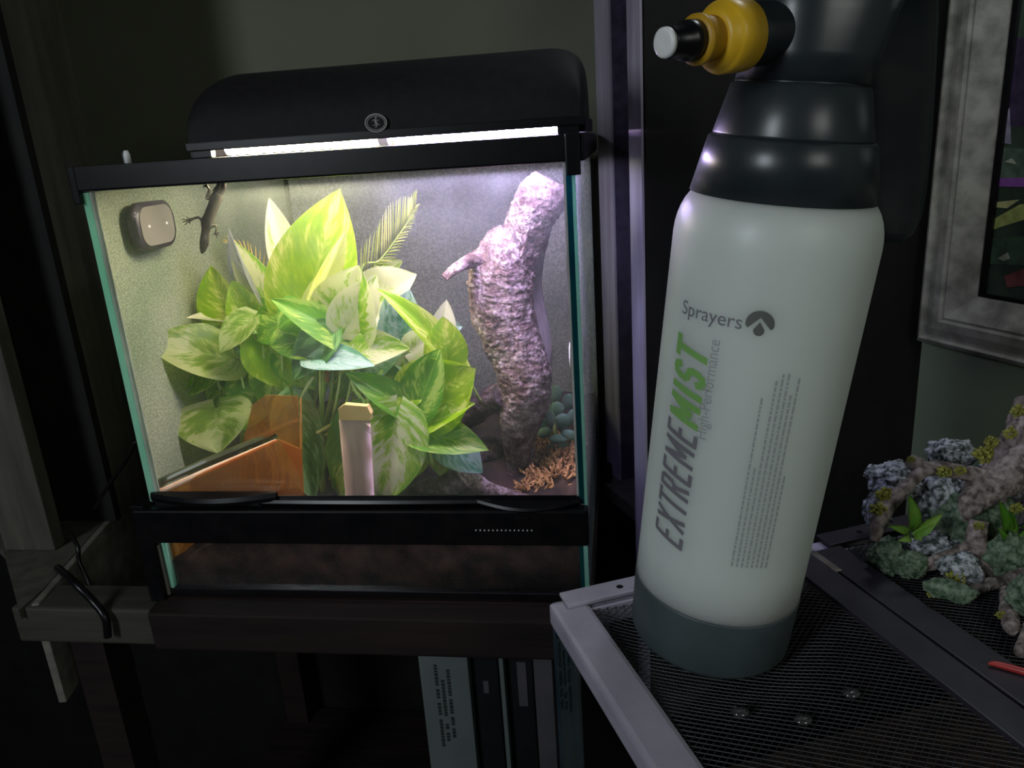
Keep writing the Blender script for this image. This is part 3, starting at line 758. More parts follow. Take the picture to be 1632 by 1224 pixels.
# palm fronds
L_frond = leaf_mat('frond_green', (.30, .38, .08), (.46, .50, .16), (.62, .62, .30), .4)
L_frond2 = leaf_mat('frond_orange', (.55, .42, .12), (.70, .55, .2), (.75, .65, .3), .4)
LM['frond'] = L_frond; LM['frond2'] = L_frond2
def frond(label, path, v0, v1, leafl, ang, kind, nlf=26, wl=.0016, rl=.35):
    fr_ = thing('palm_frond', label, 'plant', tp(path[0][0], path[0][1], v0), YAW)
    pts = [(tp(x, y, v0+(v1-v0)*i/(len(path)-1)), .0011*(1-.7*i/(len(path)-1))) for i, (x, y) in enumerate(path)]
    # the frond's stalk reaches the soil
    g0 = pts[0][0]; uu = (g0-TC).dot(EX)*.9+.02; 
    base = [(T(uu, v0+.02, ground(uu, v0+.02)), .0016), (g0.lerp(T(uu, v0+.02, -.385), .5)-EX*.004, .0014)]
    bm = NB(); tube(bm, base+pts, 6, 40); finish('stalk', bm, M_stem, fr_, True)
    sp_ = spline(pts, nlf)
    for i, (p, r) in enumerate(sp_):
        t_ = (sp_[min(i+1, nlf-1)][0]-sp_[max(i-1, 0)][0]).normalized()
        s = i/(nlf-1)
        for sgn, k in ((1, 1.0), (-1, rl)):
            le = leafl*k*(.55+.45*sin(pi*min(1, s*1.15+.1)))*(1-.25*s)
            an = (ang*(1-.55*s))*sgn
            side_ = t_.cross(-EY).normalized()
            d = (t_*cos(an) - side_*sin(an)).normalized()
            e_ = p + d*le + EY*rnd.uniform(-.004, .004)
            bm = NB(); tube(bm, [(p, wl*.45), (p.lerp(e_, .35)+EZ*.0004, wl*.5), (p.lerp(e_, .75), wl*.38), (e_-EZ*.001, wl*.08)], 4, flat=.4)
            uvl = bm.loops.layers.uv.new('UVMap')
            for f in bm.faces:
                for lp in f.loops: lp[uvl].uv = (.7, s)
            finish('leaflet', bm, LM[kind], fr_, True)
frond('pale green palm frond with fine leaflets right of the big leaf', [(575, 440), (605, 415), (632, 380), (652, 350), (662, 330)], .20, .16, .058, .75, 'frond', 30)
frond('small orange tinted palm frond behind the leaves left of the big leaf', [(432, 455), (412, 425), (390, 400), (368, 385)], .19, .19, .028, .8, 'frond2', 14, .0016, .9)

# ================================================================= GECKO on the front glass
def gp(x, y, v=.010): return tp(x, y, v)
verts, edges, rad = [], [], []
def chain(pts, start=None):
    last = start
    for (x, y, r, *vv) in pts:
        verts.append(gp(x, y, vv[0] if vv else .010)); rad.append(r*.00062)
        if last is not None: edges.append((last, len(verts)-1))
        last = len(verts)-1
    return last
i_hip = chain([(345.6, 314, 6.6)])
chain([(349, 300, 5.2), (353, 286, 4.4), (356, 272, 3.6, .012), (358, 258, 2.6, .014)], i_hip)
i_mid = chain([(342, 324, 8.4), (338, 334, 9.2), (333, 346, 8.0)], i_hip)
i_sh = chain([(329.5, 357, 6.6)], i_mid)
chain([(328, 365, 5.6), (327, 377, 7.4), (325.5, 388, 7.6), (323.5, 398, 5.0), (321.8, 405, 2.2)], i_sh)
e = chain([(322, 351, 2.8), (317.5, 346, 2.3), (310, 347.5, 2.1), (303, 350.5, 1.9)], i_sh)
for tx, ty in ((289.5, 349.5), (291, 354), (294.5, 358.5), (297, 344), (302, 357)): chain([((303+tx)/2, (350.5+ty)/2, .9), (tx, ty, .8)], e)
e = chain([(338, 361, 2.6), (345, 359, 2.2), (345, 367, 1.9), (343.3, 372, 1.8)], i_sh)
for tx, ty in ((352.5, 376.5), (346, 380.5), (339, 374), (350, 371)): chain([((343.3+tx)/2, (372+ty)/2, .8), (tx, ty, .7)], e)
e = chain([(337, 315.5, 3.8), (329, 316.5, 3.4), (332, 309, 2.6), (334, 302, 2.2), (329.5, 296.5, 1.8)], i_hip)
for tx, ty in ((323, 298.5), (325, 291.5), (329.5, 289), (322.5, 295)): chain([((329.5+tx)/2, (296.5+ty)/2, .8), (tx, ty, .7)], e)
e = chain([(352, 310, 3.6), (358, 300, 3.0), (357, 292, 2.0)], i_hip)
for tx, ty in ((362, 286), (357, 284), (353, 287)): chain([((357+tx)/2, (292+ty)/2, .8), (tx, ty, .7)], e)
gr = gp(345.6, 314)
me = bpy.data.meshes.new('gecko'); me.from_pydata([tuple(v-gr) for v in verts], edges, []); me.update()
go = bpy.data.objects.new('gecko', me); link(go); go.location = gr
sk = go.modifiers.new('skin', 'SKIN'); 
for i, sv in enumerate(me.skin_vertices[0].data): sv.radius = (rad[i], rad[i]); sv.use_root = (i == 0)
ss = go.modifiers.new('sub', 'SUBSURF'); ss.levels = 2; ss.render_levels = 2
dg = bpy.context.evaluated_depsgraph_get(); dg.update()
nm = bpy.data.meshes.new_from_object(go.evaluated_get(dg)); go.modifiers.clear(); go.data = nm
nm.materials.clear(); nm.materials.append(M_gecko)
for p in nm.polygons: p.use_smooth = True
go['label'] = 'small dark gecko clinging head down to the front glass under the rim'; go['category'] = 'gecko'
for sx in (-1, 1):
    bm = NB(); bmesh.ops.create_icosphere(bm, subdivisions=2, radius=.0011, matrix=Matrix.Translation(gp(326+sx*5.6, 389, .0085)-gr))
    mm = bpy.data.meshes.new('eye'); bm.to_mesh(mm); bm.free(); mm.materials.append(M_black)
    eo = bpy.data.objects.new('eye', mm); link(eo); eo.parent = go

# ================================================================= SUCCULENT, DIAL
M_succ = pmat('succulent_leaf', (.10, .26, .14), (.24, .42, .27), 40, .5)
su = thing('succulent', 'small blue green succulent with plump oval leaves by the right pane', 'plant', T(.41, .25, -.385), YAW)
VS = .22; ms = mpp(VS)
for x, y, a_, b_, rt, dv in ((868, 606, 6, 12, 0, .02), (862, 632, 9, 17, .1, .015), (885, 628, 11, 17, -.1, .01), (905, 640, 10, 16, -.3, .02), (870, 655, 14, 13, .3, .0), (888, 652, 12, 14, 0, -.005), (862, 674, 9, 17, .25, -.01), (877, 668, 8, 19, 0, -.02), (897, 672, 13, 16, -.2, -.01), (912, 664, 9, 16, -.4, 0), (868, 690, 13, 10, .4, -.01), (890, 700, 17, 8, 0, -.01), (907, 694, 14, 11, -.4, -.01), (880, 715, 9, 9, 0, 0), (900, 712, 12, 8, 0, 0)):
    bm = NB()
    bmesh.ops.create_uvsphere(bm, u_segments=14, v_segments=10, radius=1)
    for v_ in bm.verts:
        v_.co.z *= 1.0
        k = 1-.35*max(0, -v_.co.z)
        v_.co.x *= k; v_.co.y *= k*.5
    M_ = Matrix.Translation(tp(x, y, VS+dv)) @ Matrix.Rotation(YAW, 4, 'Z') @ Matrix.Rotation(-rt, 4, 'Y') @ Matrix.Rotation(.25, 4, 'X') @ Matrix.Diagonal((a_*ms, a_*ms, b_*ms, 1))
    bm.transform(M_); finish('leaf', bm, M_succ, su, True)
bm = NB(); tube(bm, [(T(.41, .25, ground(.41, .25)-.003), .004), (tp(885, 690, VS), .0035), (tp(885, 650, VS), .002)], 8, 10); finish('stem', bm, M_stem, su, True)
dc = onpl(913, 638, T(TW-.004, 0, 0), EX)
dc = T(TW-.0035, .075, (dc-TC).z)
dl = thing('round_dial', 'round black ribbed plastic dial fixed inside the right pane', 'dial', dc, YAW)
bm = NB(); n_ = 40; R_ = []
for k_, (off, rr) in enumerate(((0, .020), (.001, .0225), (.006, .0225), (.009, .020), (.010, .014))):
    R_.append([bm.verts.new(dc - EX*off + (EY*cos(2*pi*i/80) + EZ*sin(2*pi*i/80))*(rr+(.0005 if (i % 2 and k_ in (1, 2)) else 0))) for i in range(80)])
for a_, b_ in zip(R_, R_[1:]):
    for i in range(80): bm.faces.new([a_[i], a_[(i+1) % 80], b_[(i+1) % 80], b_[i]])
bm.faces.new(R_[-1]); bm.faces.new(R_[0])
finish('ribbed_rim', bm, M_black, dl)
bm = NB(); tube(bm, [(dc-EX*.0101, .013), (dc-EX*.011, .0125)], 24); finish('face', bm, M_refl, dl)

# ================================================================= AMBER PANELS, REFLECTED STRIP
def amber(name):
    m_, nt, out = newmat(name)
    c, f_ = noisecol(nt, (.80, .38, .06), (.95, .58, .20), 30, 4)
    tl = bsdf(nt, 'ShaderNodeBsdfTranslucent', c); df = bsdf(nt, 'ShaderNodeBsdfDiffuse', c)
    tr_ = bsdf(nt, 'ShaderNodeBsdfTransparent', (1, .62, .30)); gl = bsdf(nt, 'ShaderNodeBsdfGlossy', (1, .85, .6), .12)
    a = mixsh(nt, mixsh(nt, tl, df, .4), tr_, .72); a = mixsh(nt, a, gl, .08)
    nt.links.new(a, out.inputs[0]); return m_
M_amb = amber('amber_sheet')
ad = thing('amber_panels', 'translucent amber panels with a dark slanting rail in the left front corner', 'dish', T(.06, .03, -.40), YAW)
def panel(name, pts, v, mat, th=.002, par=ad):
    bm = NB(); prism(bm, [tp(x, y, v) for x, y in pts], EY*th); return finish(name, bm, mat, par)
panel('front_wall', [(252, 785), (442, 700), (478, 716), (482, 850), (340, 853), (272, 892), (263, 852)], .010, M_amb)
panel('back_wall', [(385, 716), (402, 645), (422, 630), (474, 632), (479, 760), (440, 690)], .05, M_amb)
bm = NB(); prism(bm, [tp(478, 634, .050), tp(478, 716, .012), tp(482, 790, .012), tp(480, 790, .05)], EX*.002); finish('side_wall', bm, M_amb, ad)
bm = NB(); tube(bm, [(tp(250, 771, .014), .0042), (tp(330, 735, .030), .0042), (tp(440, 690, .058), .0040)], 8); finish('slanting_rail', bm, pmat('dark_rail', (.03, .04, .015), (.05, .06, .02), 40, .3), ad)
bm = NB(); tube(bm, [(tp(252, 785, .009), .0032), (tp(330, 750, .014), .0030), (tp(440, 702, .020), .0016)], 8); finish('painted_highlight', bm, pmat('peach_highlight', (.85, .50, .32), (1, .75, .55), 60, .5), ad)  # bright highlight below the rail, painted as a peach rod
bk = thing('reflected_strip', 'reflection in the lower middle of the front glass built as a flat pinkish strip', 'reflection', T(.195, .02, -.42), YAW)  # reflection in the glass, shaped as a solid strip
bm = NB(); R_ = []
M_strip = pmat('pinkish_reflection', (.50, .36, .30), (.62, .48, .42), 30, .8, bump=.5, stretch=(3, 3, .5))
for j in range(13):
    s = j/12; y = 668+s*150; xl = 540+s*13; xr = 590+s*8
    R_.append([tp(x, y, .022+.0012*noise.noise(V((x*.05, y*.03, 0)))) for x in (xl, (2*xl+xr)/3, (xl+2*xr)/3, xr)])
vv_ = [[bm.verts.new(p) for p in r_] for r_ in R_]
for a_, b_ in zip(vv_, vv_[1:]):
    for i in range(3): bm.faces.new([a_[i], a_[i+1], b_[i+1], b_[i]])
bmesh.ops.solidify(bm, geom=bm.faces[:], thickness=.004)
finish('shaft', bm, M_strip, bk, True)
bm = NB(); prism(bm, [tp(x, y, .020) for x, y in ((541, 670), (539, 652), (548, 645), (585, 648), (591, 660), (590, 670))], EY*.008); finish('cap', bm, pmat('tan_reflection', (.50, .33, .10), (.60, .42, .16), 30, .8), bk)
# small orange pot sherd glimpsed between stems
bm = NB(); prism(bm, [tp(x, y, .12) for x, y in ((508, 584), (524, 592), (524, 610), (516, 606))], EY*.004)
single('clay_sherd', bm, pmat('terracotta', (.40, .10, .05), (.5, .16, .08), 30, .8), 'small terracotta coloured sherd glimpsed between stems below the middle leaves', 'sherd', tp(516, 600, .12), YAW)

# ================================================================= SCREEN TANK
YR = radians(15.5)
F1 = V((cos(YR), sin(YR), 0)); F2 = V((sin(YR), -cos(YR), 0))     # right along the back edge / towards the camera
ZT = CAMZ-.365
SC = onz(871, 957, ZT)
def S(a_, b_, c_): return SC + F1*a_ + F2*b_ + EZ*c_
TWD, TDP = .56, .36
sc_ = thing('screen_top_tank', 'black framed glass tank with mesh lid in the right foreground', 'tank', S(.28, .15, -.33), YR)
M_frame = pmat('violet_lit_frame', (.34, .31, .38), (.42, .39, .46), 25, .38, bump=.1)  # black frame coloured pale violet for the tube's light
M_bar = pmat('dark_lid_bar', (.022, .019, .026), (.034, .030, .038), 30, .45)
def sb(bm, a0, a1, b0, b1, c0, c1, bev=0): box(bm, S(a0, b0, c0), F1*(a1-a0), F2*(b1-b0), EZ*(c1-c0), bev)
# outer rim
bm = NB(); sb(bm, 0, .031, .004, TDP, -.020, 0, .004); finish('side_rim', bm, M_frame, sc_)
bm = NB(); sb(bm, TWD-.03, TWD, .004, TDP, -.020, 0, .004); finish('side_rim', bm, M_frame, sc_)
bm = NB(); sb(bm, .004, TWD-.004, .0, .022, -.020, -.003, .002); finish('back_rim', bm, M_frame, sc_)
bm = NB(); sb(bm, .0, TWD, TDP-.025, TDP, -.020, -.001, .002); finish('front_rim', bm, M_frame, sc_)
# raised lid strip at the back with screw holes; left one coloured as if lit violet
bm = NB(); sb(bm, .012, .245, -.002, .019, .0, .0035, .001); bs = finish('lid_strip', bm, pmat('lid_strip', (.36, .33, .40), (.44, .41, .48), 30, .35), sc_)
bm = NB(); sb(bm, .262, TWD-.01, -.002, .019, .0, .0035, .001); bs2 = finish('lid_strip', bm, M_bar, sc_)
for k, (a_, par) in enumerate(((.062, bs), (.19, bs), (.30, bs2), (.45, bs2))):
    bm = NB(); tube(bm, [(S(a_, .009, .0035), .003), (S(a_, .009, .0040), .0022), (S(a_, .009, .0038), .0008)], 12); finish('screw', bm, M_black, par)
# centre bars with seam
bm = NB(); sb(bm, .213, .2405, .019, TDP-.02, -.004, .0015, .001); finish('centre_bar', bm, M_bar, sc_)
bm = NB(); sb(bm, .243, .272, .019, TDP-.02, -.004, .0015, .001); finish('centre_bar', bm, M_bar, sc_)
bm = NB(); sb(bm, .2385, .245, .022, .055, .0008, .0025, .0005); finish('hinge_pin', bm, pmat('worn_metal', (.35, .3, .25), (.5, .45, .4), 90, .35, .8), sc_)
# glass
M_glt = clear_glass('tank_glass', haze=.01, tint=(.85, .95, .95))
for k, (a0, a1, b0, b1) in enumerate(((.004, .008, .008, TDP-.006), (TWD-.008, TWD-.004, .008, TDP-.006), (.004, TWD-.004, .003, .007))):
    bm = NB(); sb(bm, a0, a1, b0, b1, -.33, -.019); finish('glass_pane', bm, M_glt, sc_)
bm = NB(); sb(bm, .0035, .0085, .002, .0065, -.33, -.019); finish('glass_edge', bm, edge_mat('blue_edge', (.06, .10, .14), (.10, .15, .19)), sc_)
bm = NB(); sb(bm, .0, TWD, .0, TDP, -.335, -.33); finish('bottom_rim', bm, M_black, sc_)
bm = NB(); sb(bm, .01, TWD-.01, .009, TDP-.008, -.33, -.22); sbs = finish('substrate', bm, M_soil, sc_)
# wire mesh: two families of real wires, sagging a little under the bottle
BC = V((.1362, .5061, 0))
def sag(p):
    d = (V((p.x, p.y, 0)) - BC)
    r_ = d.length; k = 1/(1+math.exp((r_-.075)/.010))
    return k*(-.0005 + .1131*d.x*-.0 - .0070)
M_mesh = pmat('screen_wire', (.03, .028, .034), (.05, .047, .055), 90, .45, .3)
def meshpanel(name, a0, a1, b0, b1):
    bm = NB(); sp_ = .0042; th = .00032
    for ang in (radians(35), radians(-35)):
        d = V((cos(ang), sin(ang))); nrm = V((-d.y, d.x))
        cs = [V(c).dot(nrm) for c in ((a0, b0), (a1, b0), (a0, b1), (a1, b1))]
        k = min(cs)+sp_*.5
        while k < max(cs):
            # clip line nrm.x = k
            ts = []
            lo, hi = -9, 9
            for ax_, (l0, l1) in enumerate(((a0, a1), (b0, b1))):
                p0 = nrm[ax_]*k; dd = d[ax_]
                t0_, t1_ = sorted(((l0-p0)/dd, (l1-p0)/dd)); lo = max(lo, t0_); hi = min(hi, t1_)
            if hi > lo:
                L_ = hi-lo; ns = max(1, int(L_/.012)); prev = None
                for i in range(ns+1):
                    t = lo+L_*i/ns; q_ = nrm*k + d*t
                    P = S(q_.x, q_.y, -.0025); P.z += sag(P)
                    w_ = (F1*nrm.x + F2*nrm.y)*th
                    cur = [bm.verts.new(P-w_), bm.verts.new(P+w_), bm.verts.new(P+EZ*th*1.6)]
                    if prev:
                        for a_ in range(3): bm.faces.new([prev[a_], prev[(a_+1) % 3], cur[(a_+1) % 3], cur[a_]])
                    prev = cur
            k += sp_
    o = finish(name, bm, M_mesh, sc_); o['kind'] = 'stuff'; return o
meshpanel('mesh_panel', .031, .213, .019, TDP-.025)
meshpanel('mesh_panel', .272, TWD-.03, .019, TDP-.025)

# ================================================================= SPRAY BOTTLE
C0 = V((.1362, .5061, CAMZ-.3644)); AX = V((.1131, -.0638, 1)).normalized()
bt = thing('spray_bottle', 'tall translucent white pump sprayer bottle with dark cap and yellow nozzle', 'bottle', (C0.x, C0.y, C0.z-.004))
M_grey = pmat('slate_plastic', (.018, .024, .028), (.026, .033, .037), 40, .32, bump=.04)
M_greyb = pmat('slate_base', (.05, .066, .07), (.06, .08, .085), 40, .5)
def bottle_mat():
    m_, nt, out = newmat('frosted_bottle')
    c, _ = noisecol(nt, (.62, .66, .62), (.66, .70, .65), 8, 3)
    b = N(nt, 'ShaderNodeBsdfPrincipled'); nt.links.new(c, b.inputs['Base Color']); b.inputs['Roughness'].default_value = .38
    b.inputs['Subsurface Weight'].default_value = .9; b.inputs['Subsurface Radius'].default_value = (.9, 1, .95); b.inputs['Subsurface Scale'].default_value = .045
    b.inputs['Specular IOR Level'].default_value = .35
    nt.links.new(b.outputs[0], out.inputs[0]); return m_
M_bot = bottle_mat()
Rb = .058
def rad_(s): return Rb + (.0624-.058)*s/.3
bm = NB(); prof = [(.048, .0575), (.049, rad_(.05))]+[(s, rad_(s)) for s in (.08, .12, .17, .22, .26, .285, .298)]
for i in range(1, 9):
    a_ = i/8*pi/2; prof.append((.298+.030*sin(a_), rad_(.298)-.0165*(1-cos(a_))))
prof.append((.333, .043)); lathe(bm, C0, AX, prof, 72); finish('body', bm, M_bot, bt, True)
bm = NB(); lathe(bm, C0, AX, [(.0, .050), (.002, .0555), (.006, .0578), (.047, rad_(.05)+.0006), (.0485, rad_(.05)+.0003), (.0487, .056)], 72); finish('base_cap', bm, M_greyb, bt, True)
bm = NB(); lathe(bm, C0, AX, [(.3245, .0535), (.3247, .0555), (.357, .0488), (.3582, .0478), (.3585, .0450)], 72); finish('collar', bm, M_grey, bt, True)
bm = NB(); lathe(bm, C0, AX, [(.3583, .0460), (.3600, .0462), (.3868, .0396), (.3880, .0385), (.3885, .036)], 72); finish('upper_collar', bm, M_grey, bt, True)
bm = NB(); lathe(bm, C0, AX, [(.3880, .0376), (.3893, .0376), (.3900, .0340)], 72); finish('neck_ring', bm, M_grey, bt, True)
# pump head: flared to the back right, flat top
hu = (V((1, 0, 0)) - AX*AX.x).normalized(); hv = AX.cross(hu)
bm = NB(); n_ = 48; R_ = []
for s, a_, b_, sh in ((.3893, .0365, .0365, .0), (.405, .037, .037, .002), (.425, .040, .036, .004), (.436, .0415, .035, .005), (.438, .040, .034, .005), (.470, .037, .028, .006), (.490, .030, .022, .004)):
    R_.append([bm.verts.new(C0+AX*s+hu*(a_*math.copysign(abs(cos(2*pi*i/n_))**.8, cos(2*pi*i/n_))+sh)+hv*(b_*math.copysign(abs(sin(2*pi*i/n_))**.8, sin(2*pi*i/n_)))) for i in range(n_)])
for a_, b_ in zip(R_, R_[1:]):
    for i in range(n_): bm.faces.new([a_[i], a_[(i+1) % n_], b_[(i+1) % n_], b_[i]])
bm.faces.new(R_[0]); bm.faces.new(R_[-1])
finish('pump_head', bm, M_grey, bt, True)
# lever hanging down behind on the right
bm = NB()
def hp(x, y, Y): return ony(x, y, Y)
R_ = []
for y, xl, xr, Y in ((-150, 1300, 1420, .52), (-90, 1340, 1478, .54), (-30, 1360, 1492, .56), (30, 1372, 1492, .57), (120, 1372, 1488, .575), (220, 1372, 1482, .58), (300, 1372, 1474, .585), (345, 1376, 1466, .585), (370, 1388, 1452, .585), (384, 1404, 1436, .585)):
    cc = hp((xl+xr)/2, y, Y); hw = (hp(xr, y, Y)-hp(xl, y, Y)).length/2
    ex_ = (hp(xr, y, Y)-hp(xl, y, Y)).normalized(); ey_ = V((-ex_.y, ex_.x, 0)).normalized()
    R_.append([bm.verts.new(cc+ex_*(hw*math.copysign(abs(cos(2*pi*i/28))**.6, cos(2*pi*i/28)))+ey_*(.009*math.copysign(abs(sin(2*pi*i/28))**.6, sin(2*pi*i/28)))) for i in range(28)])
for a_, b_ in zip(R_, R_[1:]):
    for i in range(28): bm.faces.new([a_[i], a_[(i+1) % 28], b_[(i+1) % 28], b_[i]])
bm.faces.new(R_[0]); bm.faces.new(R_[-1])
finish('lever', bm, M_grey, bt, True)
bm = NB(); h0 = C0+AX*.455+hv*0
tube(bm, [(h0+hu*.0, .022), (hp(1330, -60, .50), .020), (hp(1400, -100, .535), .018)], 16, 8); finish('lever_arm', bm, M_grey, bt, True)
# nozzle
tip = V((1060, 67)); 
NC = C0+AX*.4175
nd = (ony(1060, 68, .418) - NC).normalized()
M_yel = pmat('yellow_plastic', (.62, .36, .015), (.72, .43, .02), 60, .4, bump=.1)
M_yeld = pmat('yellow_dark', (.45, .24, .01), (.5, .28, .015), 60, .45)
L0 = (ony(1060, 68, .418)-NC).length
print('nozzle len', L0, nd)
def nzp(s): return s
bm = NB(); lathe(bm, NC, nd, [(.020, .016), (L0-.058, .0165), (L0-.056, .0175)], 40); finish('nozzle_socket', bm, M_grey, bt, True)
bm = NB(); lathe(bm, NC, nd, [(L0-.056, .0160), (L0-.0555, .0182), (L0-.040, .0182), (L0-.0385, .0170), (L0-.0375, .0155), (L0-.034, .0148), (L0-.033, .0120)], 40); yo = finish('nozzle_nut', bm, M_yel, bt, True)
bm = NB(); lathe(bm, NC, nd, [(L0-.034, .0112), (L0-.024, .0110), (L0-.0235, .0125), (L0-.0215, .0125), (L0-.0205, .0105)], 36); finish('nozzle_collar', bm, M_yeld, bt, True)
bm = NB(); lathe(bm, NC, nd, [(L0-.022, .0100), (L0-.013, .0098), (L0-.012, .0082), (L0-.002, .0080), (L0-.001, .0074)], 36); finish('nozzle_tube', bm, M_black, bt, True)
bm = NB(); lathe(bm, NC, nd, [(L0-.001, .0074), (L0+.001, .0072), (L0+.0016, .0055), (L0+.0010, .0020)], 36); finish('nozzle_tip', bm, M_white, bt, True)

# lettering wrapped round the bottle
bu = (V((1, 0, 0)) - AX*AX.x).normalized(); bv = AX.cross(bu)
def onb(th, s, off=.0003):
    return C0 + AX*s + (bu*cos(th)+bv*sin(th))*(rad_(s)+off)
M_tgrey = pmat('print_grey', (.17, .16, .18), (.19, .18, .20), 50, .5)
M_tgreen = pmat('print_green', (.20, .42, .10), (.22, .45, .12), 50, .5)
M_tlogo = pmat('print_dark', (.10, .11, .10), (.12, .13, .12), 50, .5)
M_tpale = pmat('print_pale', (.33, .33, .34), (.36, .36, .37), 50, .5)
def wrap(name, verts2, mat, org_th, org_s, mode, parent=bt, off=.0003):
    """verts2: bmesh in xy metres; mode 'up' = text runs up the bottle, 'round' = runs round it"""
    bm = verts2
    bmesh.ops.triangulate(bm, faces=bm.faces[:])
    for _ in range(4):
        es = [e for e in bm.edges if e.calc_length() > .004]
        if not es: break
        bmesh.ops.subdivide_edges(bm, edges=es, cuts=1); bmesh.ops.triangulate(bm, faces=bm.faces[:])
    for v_ in bm.verts:
        x, y = v_.co.x, v_.co.y
        if mode == 'up': th = org_th - y/.060; s = org_s + x
        else: th = org_th + x/.060; s = org_s + y
        v_.co = onb(th, s, off)
    return finish(name, bm, mat, parent)
def textbm(txt, w, h, shear=0, bold=0):
    cu = bpy.data.curves.new('t', 'FONT'); cu.body = txt; cu.size = 1; cu.shear = shear; cu.offset = bold
    cu.resolution_u = 4
    o = bpy.data.objects.new('t', cu); C.objects.link(o)
    d = bpy.context.evaluated_depsgraph_get(); me_ = bpy.data.meshes.new_from_object(o.evaluated_get(d))
    bpy.data.objects.remove(o); bpy.data.curves.remove(cu)
    bm = NB(); bm.from_mesh(me_); bpy.data.meshes.remove(me_)
    xs = [v.co.x for v in bm.verts]; ys = [v.co.y for v in bm.verts]
    x0, x1, y0, y1 = min(xs), max(xs), min(ys), max(ys)
    base = 0 if y0 < 0 else y0
    for v in bm.verts:
        v.co.x = (v.co.x-x0)/(x1-x0)*w; v.co.y = (v.co.y-(0 if y0 > -.05 else 0))/(y1)*h; v.co.z = 0
    return bm
def strokes(bm, poly, th):
    for (x0, y0), (x1, y1) in zip(poly, poly[1:]):
        d = V((x1-x0, y1-y0, 0)); 
        if d.length < 1e-6: continue
        n_ = V((-d.y, d.x, 0)).normalized()*th/2; e_ = d.normalized()*th*.30
        a_, b_ = V((x0, y0, 0))-e_, V((x1, y1, 0))+e_
        bm.faces.new([bm.verts.new(p) for p in (a_-n_, b_-n_, b_+n_, a_+n_)])
def letters(txt, x, w, h, gap, th, shear=.22):
    """block capitals drawn stroke by stroke, slanted"""
    bm = NB(); t2 = th/2
    for ch in txt:
        ww = {'I': th, 'M': w*1.38, 'T': w*1.0}.get(ch, w)
        l, r_, b_, t_ = t2, ww-t2, t2, h-t2; m_ = h*.52; c_ = ww/2
        P = {'E': [[(r_, t_), (l, t_), (l, b_), (r_, b_)], [(l, m_), (r_*.88, m_)]],
             'X': [[(l, b_), (r_, t_)], [(l, t_), (r_, b_)]],
             'T': [[(0, t_), (ww, t_)], [(c_, t_), (c_, b_)]],
             'R': [[(l, b_), (l, t_), (r_*.80, t_), (r_, t_-h*.08), (r_, m_+h*.06), (r_*.80, m_-h*.02), (l, m_-h*.02)], [(c_, m_-h*.02), (r_, b_)]],
             'M': [[(l, b_), (l, t_), (c_, b_+h*.22), (r_, t_), (r_, b_)]],
             'I': [[(t2, b_), (t2, t_)]],
             'S': [[(r_, t_-h*.14), (r_*.86, t_-h*.02), (c_, t_), (l+w*.12, t_-h*.03), (l, t_-h*.16), (l, m_+h*.08), (l+w*.12, m_+h*.0), (c_, m_-h*.02), (r_-w*.1, m_-h*.06), (r_, m_-h*.15), (r_, b_+h*.14), (r_-w*.12, b_+h*.02), (c_, b_), (l+w*.1, b_+h*.02), (l, b_+h*.14)]]}[ch]
        for pl_ in P: strokes(bm, [(px_+x, py_) for px_, py_ in pl_], th)
        x += ww+gap
    for v_ in bm.verts: v_.co.x += v_.co.y*shear
    return bm, x
bm, xx = letters('EXTREME', 0, .0092, .0262, .0027, .0030); wrap('lettering', bm, M_tgrey, -2.350, .0955, 'up')
bm, xx = letters('MIST', xx+.0005, .0112, .0262, .0033, .0043, .22); wrap('lettering', bm, M_tgreen, -2.350, .0955, 'up'); print('text end', xx)
wrap('lettering', textbm('High-Performance', .0650, .0072, 0, -.004), M_tpale, -2.262, .1795, 'up')
wrap('lettering', textbm('Sprayers', .0410, .0085, 0, .0), M_tgrey, -2.765, .2540, 'round')
# drop emblem
bm = NB()
def arcband(r0, r1, a0, a1, n=18):
    P = [bm.verts.new((r1*cos(radians(a0+(a1-a0)*i/n)), r1*sin(radians(a0+(a1-a0)*i/n)), 0)) for i in range(n+1)]
    Q = [bm.verts.new((r0*cos(radians(a0+(a1-a0)*i/n)), r0*sin(radians(a0+(a1-a0)*i/n)), 0)) for i in range(n+1)]
    for i in range(n): bm.faces.new([P[i], P[i+1], Q[i+1], Q[i]])
n = 20; P = [bm.verts.new((.0078*cos(radians(-12+204*i/n)), .0078*sin(radians(-12+204*i/n)), 0)) for i in range(n+1)]
# inner edge is a pointed roof
Q = []
for i in range(n+1):
    t = i/n; x = .0062*(1-2*t); y = -.0030 + .0068*(1-abs(1-2*t)) 
    Q.append(bm.verts.new((x, y, 0)))
for i in range(n): bm.faces.new([P[i], P[i+1], Q[i+1], Q[i]])
dp = [bm.verts.new((.0030*cos(radians(a_)), -.0042+.0030*sin(radians(a_)), 0)) for a_ in range(-200, 21, 20)]
tpv = bm.verts.new((0, .0012, 0)); bm.faces.new(dp+[tpv])
wrap('drop_emblem', bm, M_tlogo, -1.925, .2588, 'round')
# columns of tiny print (too small to read in the photograph)
bm = NB(); rnd = random.Random(2)
for k in range(8):
    y = -.0235+k*.0032 ; x = 0 if k not in (6, 7) else 0
    xe = (.066, .132, .120, .134, .133, .128, .070, .118)[k]
    while x < xe:
        wd_ = rnd.uniform(.0014, .005)
        vs4 = [bm.verts.new((a_, b_, 0)) for a_, b_ in ((x, y), (x+wd_, y), (x+wd_, y+.0011), (x, y+.0011))]; bm.faces.new(vs4)
        x += wd_+.0008
o = wrap('small_print', bm, M_tpale, -1.80, .096, 'up'); o['kind'] = 'stuff'

